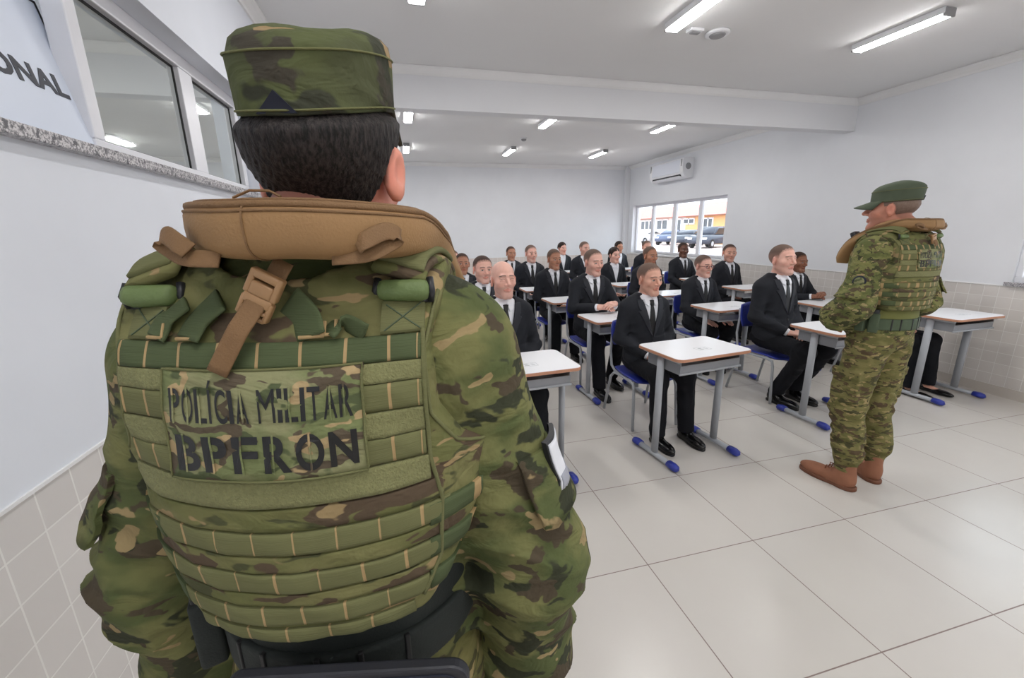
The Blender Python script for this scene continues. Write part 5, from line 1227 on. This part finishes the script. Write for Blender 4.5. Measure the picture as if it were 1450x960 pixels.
        return np.maximum(np.maximum(d, z-1.04), 0.115-z)
    sdf_obj('trousers', ftr, (-0.30, -0.20, 0.10), (0.30, 0.24, 1.06), 0.006, M['camo_b'], b)
    sdf_obj('undershirt', lambda p: np.maximum(ell(p, (0, 0.01, 1.06), (0.176, 0.148, 0.19))-0.002*folds(p, 1.2, 1.0), np.abs(p[..., 2]-1.07)-0.06), (-0.22, -0.2, 1.0), (0.22, 0.2, 1.15), 0.006, M['waist_shade' if near else 'undershirt'], b)  # near undershirt takes the darkened belt colour, painting in the shade below the vest
    # --- belt, pouches
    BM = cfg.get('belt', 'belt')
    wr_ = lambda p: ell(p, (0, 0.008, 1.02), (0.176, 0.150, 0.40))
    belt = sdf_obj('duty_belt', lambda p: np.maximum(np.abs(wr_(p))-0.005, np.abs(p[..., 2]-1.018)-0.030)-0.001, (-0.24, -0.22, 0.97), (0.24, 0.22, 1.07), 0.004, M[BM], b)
    def on_belt(deg, z=1.018, out=0.0):
        a = R_(deg); return Vector(((0.181+out)*math.sin(a), 0.008-(0.155+out)*math.cos(a), z)), Matrix.Rotation(a, 3, 'Z')
    for dg in (-36, -22, 0, 16, 34):
        c, rt = on_belt(dg); MB().box(c, (0.0035, 0.003, 0.031), bev=0.0015, rot=rt).build('belt_keeper', M['gasket'], belt)
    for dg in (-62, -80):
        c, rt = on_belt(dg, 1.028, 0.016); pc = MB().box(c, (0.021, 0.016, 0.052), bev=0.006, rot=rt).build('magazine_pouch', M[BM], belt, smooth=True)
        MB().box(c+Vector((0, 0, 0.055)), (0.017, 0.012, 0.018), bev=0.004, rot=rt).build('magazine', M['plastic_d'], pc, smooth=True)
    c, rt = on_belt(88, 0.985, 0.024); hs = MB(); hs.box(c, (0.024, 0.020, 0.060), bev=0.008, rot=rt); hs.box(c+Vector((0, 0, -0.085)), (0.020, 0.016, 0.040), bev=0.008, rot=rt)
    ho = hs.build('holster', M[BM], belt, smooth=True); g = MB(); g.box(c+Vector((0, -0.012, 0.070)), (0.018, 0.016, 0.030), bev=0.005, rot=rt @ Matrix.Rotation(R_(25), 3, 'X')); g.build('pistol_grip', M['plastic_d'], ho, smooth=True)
    # --- radio on the front shoulder
    MB().box((-0.075, 0.165, 1.470), (0.020, 0.016, 0.034), bev=0.006, rot=Matrix.Rotation(R_(-25), 3, 'X')).build('radio_microphone', M['plastic_d'], b, smooth=True)
    # --- boots
    for s in (1, -1):
        fx_, fy_, fa = ft[0 if s > 0 else 1]; Rb = rotm(0, 0, R_(fa))
        def fboot(p):
            q_ = (p-np.array([fx_, fy_, 0], np.float32)) @ Rb; z = q_[..., 2]
            d = smin(ell(q_, (0, -0.005, 0.055), (0.043, 0.066, 0.062)), ell(q_, (0, 0.125, 0.040), (0.050, 0.112, 0.040)), 0.06)
            d = smin(d, cap(q_, (0, -0.012, 0.06), (0, -0.012, 0.20), 0.050, 0.050), 0.03)
            d = d - 0.0012*folds(q_, 2.0, 1.0)
            return np.maximum(np.maximum(d, 0.018-z), z-0.19)
        bo = sdf_obj('boot', fboot, (fx_-0.15, fy_-0.13, 0.0), (fx_+0.15, fy_+0.27, 0.21), 0.0045, M['boot'], b)
        fs_ = lambda p: (lambda q_: np.maximum(smin(ell(q_, (0, -0.03, 0.012), (0.045, 0.052, 0.06)), ell(q_, (0, 0.115, 0.012), (0.053, 0.125, 0.06)), 0.05), np.abs(q_[..., 2]-0.012)-0.012))((p-np.array([fx_, fy_, 0], np.float32)) @ Rb)
        sdf_obj('sole', fs_, (fx_-0.15, fy_-0.13, -0.012), (fx_+0.15, fy_+0.27, 0.04), 0.0045, M['sole'], bo)
        la = MB(); Rb3 = Matrix([[float(x) for x in r] for r in Rb])
        for i in range(5):
            y = 0.085-0.016*i; z = 0.088+0.012*i+0.006*(i > 2)
            la.tube([tuple(Rb3 @ Vector((-0.026, y, z-0.006)) + Vector((fx_, fy_, 0))), tuple(Rb3 @ Vector((0, y+0.006, z+0.004)) + Vector((fx_, fy_, 0))), tuple(Rb3 @ Vector((0.026, y, z-0.006)) + Vector((fx_, fy_, 0)))], 0.003, 6)
        for sg in (-1, 1):
            la.tube([tuple(Rb3 @ Vector(v_) + Vector((fx_, fy_, 0))) for v_ in ((0, 0.045, 0.120), (sg*0.020, 0.065, 0.130), (sg*0.034, 0.055, 0.112), (sg*0.012, 0.047, 0.116))], 0.0028, 6)
        la.build('laces', M['lace'], bo, smooth=True)
    # --- sleeve details: pocket flap and arm badge
    def arm_patch(side, z0, z1, a0, a1, lift, mat, nm, nu=16, nv=8, edge=None, flare=0.0):
        a = arms[0 if side > 0 else 1][1]; zs = np.linspace(z1, z0, nv); an = np.linspace(R_(a0), R_(a1), nu); A, Z = np.meshgrid(an, zs, indexing='ij')
        t_ = np.clip((a[0][2]-Z)/(a[0][2]-a[1][2]), 0, 1); CX = a[0][0]+(a[1][0]-a[0][0])*t_; CY = a[0][1]+(a[1][1]-a[0][1])*t_
        D = np.stack([-side*np.cos(A), np.sin(A), np.zeros_like(A)], -1); O = np.stack([CX, CY, Z], -1)-D*0.3
        lf = lift + flare*np.linspace(0, 1, nv)[None, :]*np.ones((nu, 1))
        return surf_patch(fcoat, O, D, lf, 0.003, M[mat], nm, coat, bulge=np.zeros((nu, nv)))
    for side in (1, -1): arm_patch(side, 1.165, 1.255, -42, 62, 0.005, cfg.get('coat', 'camo'), 'pocket_flap', 22, 8, flare=0.016)
    if near:
        bd = arm_patch(1, 1.190, 1.268, -6, 32, 0.014, 'plastic_d', 'arm_badge', 14, 12)
        arm_patch(1, 1.194, 1.264, -4, 30, 0.0155, 'badge_w', 'badge_field', 14, 12).parent = bd
        arm_patch(1, 1.197, 1.217, -2, 28, 0.0165, 'badge_g', 'badge_base', 14, 6).parent = bd
    else:
        for r0, m_, lf in ((0.040, 'camo_v', 0.006), (0.030, 'navy', 0.0075), (0.022, 'camo_p', 0.009)):
            a = arms[1][1]; c0 = a[0]*0.5+a[1]*0.5; nu, nv = 20, 5; TH, RR = np.meshgrid(np.linspace(0, 2*math.pi, nu), np.linspace(0.002, r0, nv), indexing='ij')
            D = np.array([0.92, 0.38, 0.0]); D = D/np.linalg.norm(D); t1 = np.array([-D[1], D[0], 0]); O = c0[None, None]-D*0.3 + t1*(RR*np.cos(TH))[..., None] + np.array([0, 0, 1.0])*(RR*np.sin(TH))[..., None]
            surf_patch(fcoat, O, D, lf, 0.002, M[m_], 'arm_badge', coat)
    return b
M['badge_w'] = plain('white_badge_cloth', (214, 216, 222), 0.7); M['badge_g'] = plain('grey_badge_cloth', (150, 152, 162), 0.7)
AZ = R_(12)
soldier((-0.105, 0.58, 0), AZ, 'soldier in camouflage seen from behind in the foreground, with tan neck pad and lettered vest', dict(
    arm_r=[(0.172, 0.0, 1.372), (0.266, -0.005, 1.06), (0.255, 0.035, 0.865), (0.100, 0.195, 0.810)], arm_l=[(-0.176, 0.0, 1.372), (-0.276, 0.0, 1.06), (-0.262, 0.035, 0.865), (-0.100, 0.195, 0.810)],
    head=(0.019, 0.042, 1.616), hyaw=-4, k=dict(skin=(216, 150, 130), w=1.05, neck=1.12, nose=1.1, scalp=0.8, stubble=0.3), hair='hair_b', hair_t=0.012, res=0.0042, near=True, belt='waist_shade', nape=0.045, fold=0.0085, ff=2.0, seed=0.4,
    hand_fwd=(0.80, 0.25, -0.55), patch=(-0.098, 0.092, 1.308, 1.414), padx=0.026, buckle=((0.022, 1.512), (-0.034, 1.414)), feet=((0.115, -0.03, -8), (-0.115, -0.03, 8)), cap_tilt=0.26))
soldier((2.60, 1.735, 0), R_(-2), 'soldier in camouflage and brown boots standing in profile beside the front right desk', dict(
    arm_r=[(0.175, 0.0, 1.385), (0.262, -0.02, 1.12), (0.245, 0.07, 1.05), (0.10, 0.215, 0.985)], arm_l=[(-0.175, 0.0, 1.385), (-0.258, -0.02, 1.12), (-0.240, 0.07, 1.05), (-0.10, 0.215, 0.985)],
    head=(-0.012, 0.052, 1.620), hyaw=24, pitch=-3, k=dict(skin=(206, 146, 124), w=1.0, nose=1.1, scalp=0.55, stubble=0.3), hair='hair_s', hair_t=0.0035, res=0.005, near=False, fold=0.0065, ff=2.2, seed=1.7, cap_mat='cap_g',
    hand_fwd=(0.85, 0.2, -0.40), patch=(-0.085, 0.085, 1.320, 1.415), padx=0.0, padz=0.014, padflip=0.25, coat='camo_f', buckle=((0.0, 1.485), (0.02, 1.43)), feet=((0.125, -0.02, -14), (-0.115, -0.03, 10)), cap_tilt=-0.10))
LCX, LCY = 0.055, -0.190
t = empty('flat_case', (-0.105+math.cos(AZ)*LCX+math.sin(AZ)*LCY, 0.58-math.sin(AZ)*LCX+math.cos(AZ)*LCY, 0.0), -AZ); tag(t, "black flat case with rounded corners at the near soldier's lower back", 'case')
cm = MB(); P = rrect(0.258, 0.30, 0.020, 6); n = len(P); CZ = 0.938
cm.add([(x, -0.007, CZ+z) for x, z in P]+[(x, 0.007, CZ+z) for x, z in P], [tuple(range(n)), tuple(range(n, 2*n))[::-1]]+[(i, n+i, n+(i+1) % n, (i+1) % n) for i in range(n)])
cs = cm.build('shell', M['case'], t); bv = cs.modifiers.new('bev', 'BEVEL'); bv.width = 0.003; bv.segments = 2; bv.angle_limit = R_(60)
MB().tube([(x*0.93, -0.0075, CZ+z*0.94) for x, z in P+P[:1]], 0.0012, 5, cap=False).build('rim', M['navy'], t, smooth=True)
